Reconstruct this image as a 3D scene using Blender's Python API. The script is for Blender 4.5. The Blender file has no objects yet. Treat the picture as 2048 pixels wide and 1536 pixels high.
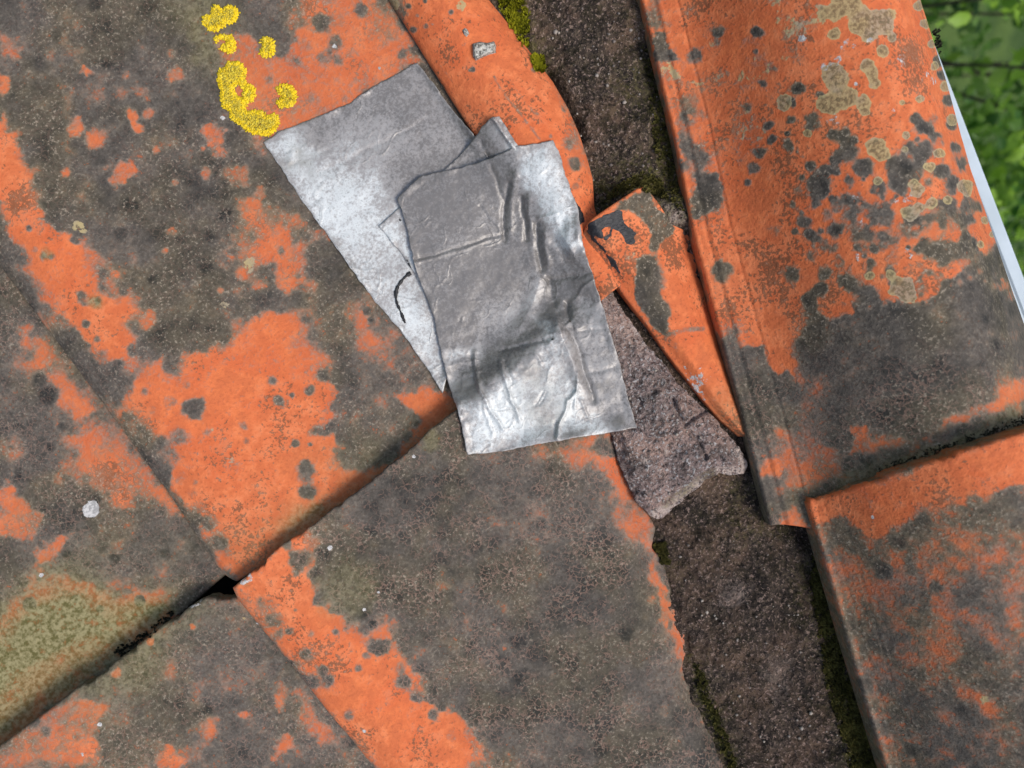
import bpy, math, random
import numpy as np
from mathutils import Vector, Matrix, geometry
from mathutils.bvhtree import BVHTree

random.seed(7)
rng = np.random.default_rng(7)
SC = bpy.context.scene

# ------------------------------------------------------------------ frame
# Roof frame, in units of 0.25 mm: x right, y up, z out of the roof slope.
# World: the slope is pitched 35 degrees; the eave lies towards the top left of the picture.
S = 0.00025
CAMD = 1500.0                      # camera distance over the roof plane (0.375 m)
UP = Vector((0.344, -0.459, 0.819)).normalized()
EX = Vector((0.8, 0.6, 0.0)).normalized()
EY = UP.cross(EX)
M = Matrix((EX, EY, UP))           # roof frame -> world rotation
MN = np.array([list(EX), list(EY), list(UP)])
ROOF_Z = 3.0

def W(p):
    """roof-frame points (N,3) -> world metres"""
    q = (np.asarray(p, float).reshape(-1, 3) * S) @ MN.T
    q[:, 2] += ROOF_Z
    return q

# ------------------------------------------------------------------ camera
cam_d = bpy.data.cameras.new("Camera")
cam = bpy.data.objects.new("Camera", cam_d)
SC.collection.objects.link(cam)
cam_d.sensor_width = 36.0
cam_d.lens = 36.0 * CAMD / 2048.0
cam_d.clip_start = 0.01
cam_d.clip_end = 500.0
cam_d.dof.use_dof = True
cam_d.dof.focus_distance = (CAMD - 25) * S
cam_d.dof.aperture_fstop = 8.0
cl = W([(0, 0, CAMD)])[0]
mw = M.to_4x4()
mw.translation = Vector(cl)
cam.matrix_world = mw
SC.camera = cam

# ------------------------------------------------------------------ sky, sun, exposure
SUN_L = Vector((0.50, -0.36, 0.79)).normalized()       # towards the sun, roof frame
SUN_W = M @ SUN_L
wd = bpy.data.worlds.new("World")
SC.world = wd
wd.use_nodes = True
wn = wd.node_tree
sky = wn.nodes.new("ShaderNodeTexSky")
sky.sky_type = 'NISHITA'
sky.sun_disc = False
sky.sun_elevation = math.asin(SUN_W.z)
sky.sun_rotation = math.atan2(SUN_W.x, SUN_W.y)
sky.air_density = 1.0
sky.dust_density = 3.0
sky.ozone_density = 1.0
bg = wn.nodes["Background"]
wn.links.new(sky.outputs[0], bg.inputs[0])
bg.inputs[1].default_value = 0.085
sun_d = bpy.data.lights.new("Sun", 'SUN')
sun_d.energy = 1.5
sun_d.angle = math.radians(20)
sun_d.color = (1.0, 0.965, 0.91)
sun = bpy.data.objects.new("Sun", sun_d)
SC.collection.objects.link(sun)
sun.rotation_euler = SUN_W.to_track_quat('Z', 'Y').to_euler()
sun.location = (2, -2, 8)
vs = SC.view_settings
vs.view_transform = 'Standard'
vs.look = 'None'
vs.exposure = 0.95
vs.gamma = 1.0
vs.use_curve_mapping = False
SC.cycles.max_bounces = 6

# ------------------------------------------------------------------ noise (numpy)
def _hash(ix, iy, seed):
    h = (ix.astype(np.int64) * 374761393 + iy.astype(np.int64) * 668265263 + seed * 1442695041) & 0x7fffffff
    h = ((h ^ (h >> 13)) * 1274126177) & 0x7fffffff
    return ((h ^ (h >> 16)) & 0xffff) / 65535.0

def vnoise(x, y, seed=0):
    x0 = np.floor(x); y0 = np.floor(y)
    fx = x - x0; fy = y - y0
    fx = fx * fx * fx * (fx * (fx * 6 - 15) + 10); fy = fy * fy * fy * (fy * (fy * 6 - 15) + 10)
    a = _hash(x0, y0, seed); b = _hash(x0 + 1, y0, seed)
    c = _hash(x0, y0 + 1, seed); d = _hash(x0 + 1, y0 + 1, seed)
    return (a + (b - a) * fx) * (1 - fy) + (c + (d - c) * fx) * fy

def fbm(x, y, seed=0, octv=4, gain=0.5):
    """about -1..1"""
    s = np.zeros_like(x, dtype=float); amp = 1.0; tot = 0.0
    for o in range(octv):
        s += amp * (vnoise(x * 2 ** o + 17.3 * o, y * 2 ** o - 9.1 * o, seed + 31 * o) * 2 - 1)
        tot += amp; amp *= gain
    return s / tot * 1.5

def smooth(e0, e1, v):
    t = np.clip((v - e0) / (e1 - e0 + 1e-9), 0, 1)
    return t * t * (3 - 2 * t)

def seg_dist(px, py, pts, closed=True):
    pts = list(pts)
    n = len(pts)
    best = np.full(px.shape, 1e9)
    for i in range(n if closed else n - 1):
        x0, y0 = pts[i]; x1, y1 = pts[(i + 1) % n]
        dx, dy = x1 - x0, y1 - y0
        L = dx * dx + dy * dy + 1e-9
        t = np.clip(((px - x0) * dx + (py - y0) * dy) / L, 0, 1)
        d = (px - x0 - t * dx) ** 2 + (py - y0 - t * dy) ** 2
        best = np.minimum(best, d)
    return np.sqrt(best)

def inside(px, py, pts):
    r = np.zeros(px.shape, bool)
    n = len(pts)
    for i in range(n):
        x0, y0 = pts[i]; x1, y1 = pts[(i + 1) % n]
        if y0 == y1:
            continue
        c = ((y0 > py) != (y1 > py)) & (px < (x1 - x0) * (py - y0) / (y1 - y0) + x0)
        r ^= c
    return r

def sdf(px, py, pts):
    d = seg_dist(px, py, pts)
    return np.where(inside(px, py, pts), d, -d)       # positive inside

def paint(px, py, base, ops, warp=1.0, seed=3):
    """coverage of a growth or stain over a tile: polygons and round colonies, edges broken up by noise"""
    qx = px + warp * (13 * fbm(px / 46, py / 46, seed) + 6 * fbm(px / 13, py / 13, seed + 5))
    qy = py + warp * (13 * fbm(px / 46, py / 46, seed + 50) + 6 * fbm(px / 13, py / 13, seed + 55))
    v = np.full(px.shape, float(base)) if np.isscalar(base) else base.copy()
    for op in ops:
        if op[0] == 'p':
            _, pts, val, soft = op
            xs = [p[0] for p in pts]; ys = [p[1] for p in pts]
            s3 = 18 + soft * 13 if warp >= 1 else soft * 5.1
            sel = (qx > min(xs) - s3) & (qx < max(xs) + s3) & (qy > min(ys) - s3) & (qy < max(ys) + s3)
            if not sel.any():
                continue
            k = soft * (.8 + 4.2 * vnoise(px[sel] / 90, py[sel] / 90, seed + 77) ** 2)
            dd_ = sdf(qx[sel], qy[sel], pts)
            m = smooth(-k, k, dd_)
            if warp >= 1:
                k2 = 18 + 2.5 * k
                m = .62 * m + .38 * smooth(-k2, k2, dd_)
            v[sel] = v[sel] * (1 - m) + val * m
        elif op[0] == 's':
            _, x, y, r, val = op[:5]
            kw = min(1.0, r / 26.0) * (0.8 if val > .5 or r < 4 else 1.7)
            wx = px + (qx - px) * kw
            wy = py + (qy - py) * kw
            sel = (np.abs(wx - x) < r * 1.5) & (np.abs(wy - y) < r * 1.5)
            if not sel.any():
                continue
            d = np.hypot(wx[sel] - x, wy[sel] - y)
            m = smooth(r * 1.4, r * 0.45, d)
            v[sel] = v[sel] * (1 - m) + val * m
        elif op[0] == 'l':
            _, pts, wdt, val = op
            d = seg_dist(px + (qx - px) * 0.15, py + (qy - py) * 0.15, pts, closed=False)
            m = smooth(wdt, wdt * 0.3, d)
            v = v * (1 - m) + val * m
    return v

# ------------------------------------------------------------------ projection helpers
def P(px, py, w=0.0):
    """point on the sight line of picture position (px, py) at height w over the roof plane"""
    px = np.asarray(px, float); py = np.asarray(py, float)
    f = (CAMD - w) / CAMD
    return np.stack([(px - 1024.0) * f, (768.0 - py) * f, np.zeros_like(px) + w], -1)

def toPX(v):
    f = CAMD / (CAMD - v[..., 2])
    return 1024 + v[..., 0] * f, 768 - v[..., 1] * f

# ------------------------------------------------------------------ mesh helpers
def build(name, verts, quads=None, tris=None, mat=None, parent=None, origin=None, attrs=None,
          smooth_shade=True, world=False):
    v = np.asarray(verts, float) if world else W(verts)
    if origin is None:
        o = v.mean(0); o[2] = v[:, 2].min()
    else:
        o = np.asarray(origin, float)
    me = bpy.data.meshes.new(name)
    me.vertices.add(len(v))
    me.vertices.foreach_set("co", (v - o).astype(np.float32).ravel())
    q = np.zeros((0, 4), int) if quads is None else np.asarray(quads, int).reshape(-1, 4)
    t = np.zeros((0, 3), int) if tris is None else np.asarray(tris, int).reshape(-1, 3)
    loops = np.concatenate([q.ravel(), t.ravel()])
    me.loops.add(len(loops))
    me.loops.foreach_set("vertex_index", loops.astype(np.int32))
    starts = np.concatenate([np.arange(len(q)) * 4, len(q) * 4 + np.arange(len(t)) * 3])
    me.polygons.add(len(starts))
    me.polygons.foreach_set("loop_start", starts.astype(np.int32))
    me.polygons.foreach_set("use_smooth", np.full(len(starts), smooth_shade))
    me.update(calc_edges=True)
    me.validate()
    for k, a in (attrs or {}).items():
        at = me.color_attributes.new(k, 'FLOAT_COLOR', 'POINT')
        c = np.ones((len(v), 4), np.float32)
        c[:, :a.shape[1]] = a
        at.data.foreach_set("color", c.ravel())
    ob = bpy.data.objects.new(name, me)
    SC.collection.objects.link(ob)
    if mat:
        me.materials.append(mat)
    if parent is not None:
        ob.parent = parent
        po = parent.location
        ob.location = (o[0] - po[0], o[1] - po[1], o[2] - po[2])
    else:
        ob.location = o
    return ob

def tag(o, label=None, cat=None, group=None, kind=None):
    if label: o['label'] = label
    if cat: o['category'] = cat
    if group: o['group'] = group
    if kind: o['kind'] = kind
    return o

def empty(name, origin):
    e = bpy.data.objects.new(name, None)
    SC.collection.objects.link(e)
    e.location = origin
    e.empty_display_size = 0.02
    return e

def rail(pts, w, n):
    """smooth curve through picture points at heights w (number or list) -> (n,3) roof frame"""
    pts = np.asarray(pts, float)
    ws = np.full(len(pts), float(w)) if np.isscalar(w) else np.interp(
        np.linspace(0, 1, len(pts)), np.linspace(0, 1, len(w)), w)
    d = np.r_[0, np.cumsum(np.hypot(*np.diff(pts, axis=0).T))]
    t = np.linspace(0, d[-1], n)
    x = np.interp(t, d, pts[:, 0]); y = np.interp(t, d, pts[:, 1]); z = np.interp(t, d, ws)
    k = max(3, int(n * 0.012) | 1)
    ker = np.hanning(k + 2)[1:-1]; ker /= ker.sum()
    def sm(a):
        b = np.pad(a, k // 2, mode='reflect', reflect_type='odd')
        return np.convolve(b, ker, 'valid')
    x, y, z = sm(x), sm(y), sm(z)
    return P(x, y, z)

def coons(L, R, T, B, na, nb):
    """L,R: (nb,3) top to bottom; T,B: (na,3) left to right"""
    a = np.linspace(0, 1, na)[None, :, None]; b = np.linspace(0, 1, nb)[:, None, None]
    s = (1 - b) * T[None] + b * B[None] + (1 - a) * L[:, None] + a * R[:, None]
    s -= ((1 - a) * (1 - b) * T[0] + a * (1 - b) * T[-1] + (1 - a) * b * B[0] + a * b * B[-1])
    return s

def grid_quads(nb, na):
    i = np.arange(nb * na).reshape(nb, na)
    return np.stack([i[:-1, :-1], i[1:, :-1], i[1:, 1:], i[:-1, 1:]], -1).reshape(-1, 4)

COARSE = []          # coarse quads of everything solid, for draping

def shell(surf, thick, edge_r=9.0, jag=0.0, seed=1):
    """closed-edge tile from a surface grid: rounded arris, side walls and a returned underside"""
    nb, na, _ = surf.shape
    s = surf.copy()
    da = np.linalg.norm(np.diff(s, axis=1), axis=2).mean()
    db = np.linalg.norm(np.diff(s, axis=0), axis=2).mean()
    ia = np.minimum(np.arange(na), na - 1 - np.arange(na)) * da
    ib = np.minimum(np.arange(nb), nb - 1 - np.arange(nb)) * db
    def drop(d):
        u = np.clip(1 - d / edge_r, 0, 1)
        return edge_r * 0.6 * (1 - np.sqrt(1 - u * u * 0.999))
    s[:, :, 2] -= np.maximum(drop(ia)[None, :], drop(ib)[:, None])
    idx = np.arange(nb * na).reshape(nb, na)
    loop = np.concatenate([idx[0, :-1], idx[:-1, -1], idx[-1, :0:-1], idx[:0:-1, 0]])
    v = s.reshape(-1, 3)
    ring = v[loop]
    cen = surf.reshape(-1, 3).mean(0)
    inw = cen[None, :] - ring
    inw[:, 2] = 0
    inw /= np.linalg.norm(inw, axis=1)[:, None] + 1e-9
    rings = []
    for dz, off in ((0.18, 0.0), (0.5, 0.5), (0.85, 1.0), (1.0, 5.0), (1.0, 60.0)):
        r = ring.copy()
        r[:, 2] -= thick * dz
        r += inw * off
        if jag and dz < 0.99:
            r[:, 2] += jag * fbm(ring[:, 0] / 18, ring[:, 1] / 18, seed)
        rings.append(r)
    V = np.concatenate([v] + rings)
    Q = [grid_quads(nb, na)]
    n = len(loop); base = nb * na
    prev = loop
    for k in range(len(rings)):
        cur = base + k * n + np.arange(n)
        Q.append(np.stack([prev, np.roll(prev, -1), np.roll(cur, -1), cur], -1))
        prev = cur
    return V, np.concatenate(Q), s

def coarse_add(surf, k=5):
    nb, na, _ = surf.shape
    bi = np.unique(np.r_[np.arange(0, nb, k), nb - 1]); ai = np.unique(np.r_[np.arange(0, na, k), na - 1])
    c = surf[np.ix_(bi, ai)]
    COARSE.append((c.reshape(-1, 3), grid_quads(len(bi), len(ai))))

# ------------------------------------------------------------------ node helper
class NT:
    def __init__(self, name):
        self.m = bpy.data.materials.new(name)
        self.m.use_nodes = True
        self.t = self.m.node_tree
        self.n = self.t.nodes; self.l = self.t.links
        self.b = self.n["Principled BSDF"]
        self.co = self.n.new("ShaderNodeTexCoord").outputs["Object"]
    def link(self, a, b): self.l.new(a, b)
    def _in(self, sock, v):
        if v is None: return
        if hasattr(v, 'is_output') or isinstance(v, bpy.types.NodeSocket): self.l.new(v, sock)
        else:
            if sock.type == 'RGBA' and not np.isscalar(v) and len(v) == 3: v = (*v, 1)
            sock.default_value = v
    def noise(self, feat, detail=3, rough=0.55, vec=None, dist=0.0):
        n = self.n.new("ShaderNodeTexNoise")
        self._in(n.inputs["Vector"], vec or self.co)
        n.inputs["Scale"].default_value = 1.0 / (feat * S)
        n.inputs["Detail"].default_value = detail
        n.inputs["Roughness"].default_value = rough
        n.inputs["Distortion"].default_value = dist
        return n.outputs["Fac"]
    def voro(self, feat, feature='DISTANCE_TO_EDGE', vec=None, rnd=1.0):
        n = self.n.new("ShaderNodeTexVoronoi")
        n.feature = feature
        self._in(n.inputs["Vector"], vec or self.co)
        n.inputs["Scale"].default_value = 1.0 / (feat * S)
        n.inputs["Randomness"].default_value = rnd
        return n.outputs["Distance"]
    def warp(self, feat, amp):
        n = self.n.new("ShaderNodeTexNoise")
        self._in(n.inputs["Vector"], self.co)
        n.inputs["Scale"].default_value = 1.0 / (feat * S)
        n.inputs["Detail"].default_value = 2
        s = self.n.new("ShaderNodeVectorMath"); s.operation = 'SUBTRACT'
        self.l.new(n.outputs["Color"], s.inputs[0]); s.inputs[1].default_value = (.5, .5, .5)
        k = self.n.new("ShaderNodeVectorMath"); k.operation = 'SCALE'
        self.l.new(s.outputs[0], k.inputs[0]); k.inputs["Scale"].default_value = amp * S
        a = self.n.new("ShaderNodeVectorMath"); a.operation = 'ADD'
        self.l.new(self.co, a.inputs[0]); self.l.new(k.outputs[0], a.inputs[1])
        return a.outputs[0]
    def math(self, op, a, b=None, c=None, clamp=False):
        n = self.n.new("ShaderNodeMath"); n.operation = op; n.use_clamp = clamp
        self._in(n.inputs[0], a); self._in(n.inputs[1], b)
        if c is not None: self._in(n.inputs[2], c)
        return n.outputs[0]
    def add(self, a, b): return self.math('ADD', a, b)
    def mul(self, a, b): return self.math('MULTIPLY', a, b)
    def mr(self, v, a, b, c=0.0, d=1.0, interp='SMOOTHSTEP'):
        n = self.n.new("ShaderNodeMapRange"); n.interpolation_type = interp
        self._in(n.inputs["Value"], v)
        for k, x in zip(("From Min", "From Max", "To Min", "To Max"), (a, b, c, d)):
            self._in(n.inputs[k], x)
        return n.outputs[0]
    def mix(self, f, a, b, mode='MIX'):
        n = self.n.new("ShaderNodeMix"); n.data_type = 'RGBA'; n.blend_type = mode
        self._in(n.inputs[0], f); self._in(n.inputs[6], a); self._in(n.inputs[7], b)
        return n.outputs[2]
    def attr(self, name):
        n = self.n.new("ShaderNodeAttribute"); n.attribute_name = name
        s = self.n.new("ShaderNodeSeparateColor")
        self.l.new(n.outputs["Color"], s.inputs[0])
        return s.outputs[0], s.outputs[1], s.outputs[2]
    def attrcol(self, name):
        n = self.n.new("ShaderNodeAttribute"); n.attribute_name = name
        return n.outputs["Color"]
    def bump(self, h, strength, dist, prev=None):
        n = self.n.new("ShaderNodeBump")
        n.inputs["Strength"].default_value = strength
        n.inputs["Distance"].default_value = dist * S
        self._in(n.inputs["Height"], h)
        if prev is not None: self.l.new(prev, n.inputs["Normal"])
        return n.outputs[0]
    def out(self, col, rough=0.85, normal=None, metal=None, spec=None):
        self._in(self.b.inputs["Base Color"], col)
        self._in(self.b.inputs["Roughness"], rough)
        if normal is not None: self.l.new(normal, self.b.inputs["Normal"])
        if metal is not None: self._in(self.b.inputs["Metallic"], metal)
        if spec is not None: self._in(self.b.inputs["Specular IOR Level"], spec)
        return self.m

# ------------------------------------------------------------------ materials
def terracotta():
    n = NT("weathered_terracotta")
    dk, al, oc = n.attr("growth")
    bi, cr, ck = n.attr("marks")
    big = n.noise(80, 4, 0.6)
    mid = n.noise(26, 4, 0.62)
    fine = n.noise(9.5, 3, 0.65)
    grit = n.noise(6.0, 2, 0.65)
    sub = lambda v, k: n.mul(n.math('SUBTRACT', v, .5), k)
    huge = n.noise(150, 3, .55)
    # fired clay
    c = n.mix(n.mr(big, .34, .66), (0.69, 0.185, 0.060), (0.56, 0.122, 0.040))
    c = n.mix(n.mr(n.add(n.mul(mid, .5), n.mul(huge, .5)), .44, .62, 0, .5), c, (0.67, 0.225, 0.100))
    c = n.mix(n.mr(n.add(n.mul(mid, .6), n.mul(big, .4)), .40, .56, .6, 0), c, (0.44, 0.105, 0.040))
    c = n.mix(n.mr(grit, .48, .70, 0, .45), c, (0.36, 0.085, 0.034))
    fl = n.add(n.add(grit, sub(fine, .55)), n.add(sub(big, .9), sub(huge, .9)))
    c = n.mix(n.mr(fl, .60, .70, 0, .75), c, (0.14, 0.068, 0.034))
    # round colonies of grey lichen, sparse, dark in the middle
    vn = n.n.new("ShaderNodeTexVoronoi")
    n.link(n.warp(20, 14), vn.inputs["Vector"])
    vn.inputs["Scale"].default_value = 1.0 / (46 * S)
    sep = n.n.new("ShaderNodeSeparateColor"); n.link(vn.outputs["Color"], sep.inputs[0])
    rad = n.mr(sep.outputs[0], .45, 1.0, 0.0, .50, 'LINEAR')
    disc = n.math('MULTIPLY', n.mr(n.math('SUBTRACT', rad, vn.outputs["Distance"]), -.02, .30, 0, 1), n.mr(sep.outputs[1], .3, .9, .3, 1.0, 'LINEAR'))
    # sooty grey film: thin and brownish at its edge, thick and dark inside
    dks = n.add(dk, n.mul(disc, n.mr(dk, .0, .5, .25, .55)))
    base = n.add(n.add(dks, sub(mid, .95)), sub(big, .55))
    f = n.add(base, n.add(sub(fine, 1.5), sub(grit, 1.1)))
    m = n.add(n.mul(n.mr(f, .30, .70), .5), n.mul(n.mr(base, .08, .88), .5))
    d = n.mix(n.mr(base, .35, .85), (0.30, 0.130, 0.088), (0.165, 0.132, 0.106))
    d = n.mix(n.mr(n.add(n.mul(base, .7), n.mul(f, .3)), .62, 1.02), d, (0.088, 0.077, 0.068))
    d = n.mix(n.mr(n.add(n.mul(base, .6), n.mul(f, .4)), .95, 1.45), d, (0.027, 0.026, 0.025))
    d = n.mix(n.mr(huge, .42, .60, 0, .6), d, n.mix(1.0, d, (1.02, .98, .72), 'MULTIPLY'))
    d = n.mix(n.mul(n.mr(grit, .55, .70, 0, .5), n.mr(n.add(n.mul(big, .5), n.mul(huge, .5)), .42, .60, .2, 1.0)), d, (0.33, 0.28, 0.225))
    d = n.mix(1.0, d, (1.0, .975, .92), 'MULTIPLY')
    d = n.mix(1.0, d, n.mix(n.mr(n.add(n.mul(fine, .5), n.mul(grit, .5)), .36, .62), (.62, .62, .62), (1.3, 1.3, 1.3)), 'MULTIPLY')
    web = n.voro(12, vec=n.warp(12, 20))
    webm = n.mul(n.mr(n.add(web, sub(fine, .25)), .02, .12, 1, 0), n.mul(ck, n.mr(n.add(n.mul(big, .5), n.mul(mid, .5)), .42, .58)))
    d = n.mix(n.mul(webm, .38), d, (0.33, 0.20, 0.15))
    c = n.mix(m, c, d)
    # green-brown algae film, plus the shade painted along the big tile's overlap
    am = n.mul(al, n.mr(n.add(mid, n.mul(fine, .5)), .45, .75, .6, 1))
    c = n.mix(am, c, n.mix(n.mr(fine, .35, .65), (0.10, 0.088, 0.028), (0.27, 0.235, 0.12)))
    # ochre crustose colonies, pale margin and dark fruiting centre
    om = n.mr(n.add(oc, n.add(sub(mid, .6), sub(fine, .6))), .38, .5)
    ocol = n.mix(n.mr(big, .45, .6), (0.40, 0.315, 0.155), (0.33, 0.27, 0.185))
    ocol = n.mix(n.mul(n.mr(oc, .45, .95), n.mr(n.add(n.mul(grit, .6), n.mul(fine, .4)), .40, .58, .1, .85)), ocol, (0.115, 0.092, 0.048))
    c = n.mix(n.mul(om, .9), c, ocol)
    # pale mineral crust
    cm = n.mr(n.add(cr, sub(fine, 1.5)), .45, .65)
    c = n.mix(cm, c, n.mix(n.mr(grit, .4, .6), (0.30, 0.29, 0.28), (0.52, 0.50, 0.48)))
    # flaking bitumen
    bm = n.mr(n.add(bi, n.add(sub(mid, .7), sub(fine, .4))), .47, .53)
    c = n.mix(bm, c, n.mix(n.mr(fine, .4, .65), (0.016, 0.017, 0.019), (0.036, 0.036, 0.038)))
    h = n.add(n.mul(fine, .45), n.add(n.mul(grit, .6), n.add(n.mul(m, .12), n.mul(bm, 1.6))))
    nb = n.bump(h, .55, 4.5)
    r = n.mr(bm, 0, 1, .82, .5, 'LINEAR')
    return n.out(c, r, nb, spec=.25)

def leadmat():
    n = NT("lead_sheet")
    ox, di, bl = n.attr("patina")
    big = n.noise(80, 4, .6); mid = n.noise(18, 4, .7); fine = n.noise(6, 3, .75)
    sub = lambda v, k: n.mul(n.math('SUBTRACT', v, .5), k)
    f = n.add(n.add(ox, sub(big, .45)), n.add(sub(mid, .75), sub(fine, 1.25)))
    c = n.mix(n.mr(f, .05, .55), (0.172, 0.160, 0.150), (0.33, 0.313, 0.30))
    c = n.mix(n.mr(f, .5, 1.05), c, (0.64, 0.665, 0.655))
    spk = n.mr(n.add(n.noise(6, 3, .8), sub(mid, .5)), .60, .70)
    c = n.mix(n.mul(spk, .5), c, (0.12, 0.11, 0.10))
    c = n.mix(n.mul(di, n.mr(n.add(mid, n.mul(fine, .4)), .55, .8, .15, 1)), c, (0.16, 0.14, 0.11))
    c = n.mix(n.mr(n.add(bl, sub(fine, .5)), .42, .55), c, (0.03, 0.03, 0.03))
    def wr(feat, wdt):
        v = n.math('ABSOLUTE', n.math('SUBTRACT', n.noise(feat, 1, .5, vec=n.warp(30, 18)), .5))
        return n.mr(v, 0, wdt, 1, 0, 'LINEAR')
    wk = n.mul(n.add(wr(95, .022), n.mul(wr(52, .03), .6)), n.mr(big, .46, .60))
    nb = n.bump(n.add(n.mul(mid, .6), n.mul(fine, .4)), .22, 4.0)
    nb = n.bump(wk, .36, 2.2, nb)
    c = n.mix(n.mul(wk, .22), c, (0.10, 0.095, 0.09))
    return n.out(c, n.mr(f, .2, 1.0, .42, .58, 'LINEAR'), nb, metal=.22, spec=.5)

def mortarmat(name, dark, light, moss=True):
    n = NT(name)
    gr, pl, rd = n.attr("growth")
    mid = n.noise(30, 4, .65); fine = n.noise(10, 4, .75); grit = n.noise(6.5, 2, .7)
    c = n.mix(n.mr(n.add(n.mul(mid, .45), n.mul(fine, .55)), .38, .62), dark, light)
    c = n.mix(n.mr(n.noise(110, 4, .65), .44, .60, 0, .75), c, tuple(x * y for x, y in zip(light, (1.35, 1.2, 1.02))))
    c = n.mix(n.mr(n.noise(60, 3, .6), .50, .64, 0, .75), c, tuple(x * .8 for x in dark))
    c = n.mix(n.mr(grit, .53, .68, 0, .8), c, tuple(min(.5, x * 3.2) for x in light))
    c = n.mix(n.mr(n.noise(11, 3, .7), .55, .64, 0, .85), c, tuple(x * .5 for x in dark))
    c = n.mix(n.mul(pl, n.mr(fine, .34, .58)), c, (0.58, 0.47, 0.41))
    gm = n.mul(gr, n.mr(n.add(n.mul(mid, .6), n.mul(fine, .6)), .46, .70))
    c = n.mix(gm, c, n.mix(n.mr(fine, .4, .65), (0.035, 0.036, 0.006), (0.16, 0.15, 0.028)))
    c = n.mix(n.mul(rd, n.mr(mid, .3, .6, .5, 1)), c, n.mix(1.0, c, (.34, .32, .36), 'MULTIPLY'))
    nb = n.bump(n.add(n.mul(fine, 1.0), n.mul(grit, .8)), 1.0, 14.0)
    return n.out(c, .93, nb, spec=.25)

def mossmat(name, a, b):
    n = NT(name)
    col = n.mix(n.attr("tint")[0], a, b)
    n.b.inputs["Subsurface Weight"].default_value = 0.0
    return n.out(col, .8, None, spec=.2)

def flat(name, col, rough=.8, feat=None, col2=None, bump=0.0, spec=.3):
    n = NT(name)
    c = col; nb = None
    if feat:
        f = n.noise(feat, 4, .6)
        c = n.mix(n.mr(f, .35, .65), col, col2)
        if bump: nb = n.bump(f, bump, feat * .5)
    return n.out(c, rough, nb, spec=spec)

def leafmat():
    n = NT("leaf_green")
    c = n.attrcol("tint")
    tr = n.n.new("ShaderNodeBsdfTranslucent")
    hs = n.n.new("ShaderNodeHueSaturation"); hs.inputs["Value"].default_value = 1.5
    n.link(c, hs.inputs["Color"]); n.link(hs.outputs[0], tr.inputs[0])
    mx = n.n.new("ShaderNodeMixShader"); mx.inputs[0].default_value = .4
    n.out(c, .45, spec=.4)
    n.link(n.b.outputs[0], mx.inputs[1]); n.link(tr.outputs[0], mx.inputs[2])
    n.link(mx.outputs[0], n.n["Material Output"].inputs[0])
    return n.m

TERRA = terracotta()
LEAD = leadmat()
MORT = mortarmat("old_mortar", (0.026, 0.020, 0.017), (0.145, 0.105, 0.086))
FLAKE = mortarmat("broken_mortar", (0.055, 0.041, 0.040), (0.29, 0.205, 0.19))
MOSS = mossmat("moss_green", (0.040, 0.038, 0.012), (0.20, 0.175, 0.045))
MOSSY = mossmat("moss_bright", (0.08, 0.09, 0.004), (0.42, 0.40, 0.014))
MOSSK = mossmat("moss_dark", (0.010, 0.011, 0.007), (0.085, 0.08, 0.05))
def yellowmat():
    n = NT("yellow_lichen")
    t, g, _ = n.attr("tint")
    c = n.mix(t, (0.32, 0.22, 0.008), (0.86, 0.62, 0.012))
    c = n.mix(n.mul(g, .8), c, n.mix(t, (0.10, 0.095, 0.03), (0.62, 0.54, 0.10)))
    return n.out(c, .75, None, spec=.25)
YEL = yellowmat()
TAR = flat("tar", (0.012, 0.012, 0.013), .55, 6, (0.03, 0.03, 0.03), .4)
CRUMB = flat("mortar_crumb", (0.10, 0.09, 0.075), .95, 5, (0.55, 0.53, 0.47), .8)
PVC = flat("white_plastic", (0.50, 0.57, 0.62), .35, 120, (0.43, 0.50, 0.54), 0, .5)
DECK = flat("underlay_felt", (0.012, 0.011, 0.010), .95, 40, (0.022, 0.019, 0.017), .3)
GRASS = flat("lawn", (0.03, 0.06, 0.012), .9, 900, (0.06, 0.10, 0.02), .5)
BARK = flat("bark", (0.045, 0.035, 0.025), .9, 90, (0.10, 0.08, 0.06), .6)
GRAIN = flat("sand_grain", (0.12, 0.10, 0.088), .8, 40, (0.33, 0.29, 0.25))

# ------------------------------------------------------------------ setting
def ground():
    n = 24
    xs = np.linspace(-60, 60, n)
    X, Y = np.meshgrid(xs, xs)
    Z = .05 * fbm(X / 9, Y / 9, 4)
    v = np.stack([X, Y, Z], -1).reshape(-1, 3)
    o = build("lawn", v, grid_quads(n, n)[:, ::-1], mat=GRASS, origin=(0, 0, 0), world=True)
    tag(o, "green lawn below the roof edge", "lawn", kind="structure")
ground()

def slab_px(name, pts, w0, w1, mat):
    a = P(*np.array(pts, float).T, w0); b = a.copy(); b[:, 2] = w1
    n = len(pts)
    v = np.concatenate([a, b])
    q = [[i, (i + 1) % n, n + (i + 1) % n, n + i] for i in range(n)]
    if n == 4:
        q += [[3, 2, 1, 0], [4, 5, 6, 7]]
    return build(name, v, q, mat=mat, smooth_shade=False)
deck = slab_px("roof_deck", [(-1250, -700), (1540, -700), (2230, 1900), (-1250, 1900)], -150, -210, DECK)
tag(deck, "dark felt deck under the tiles", "roof deck", kind="structure")

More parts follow.
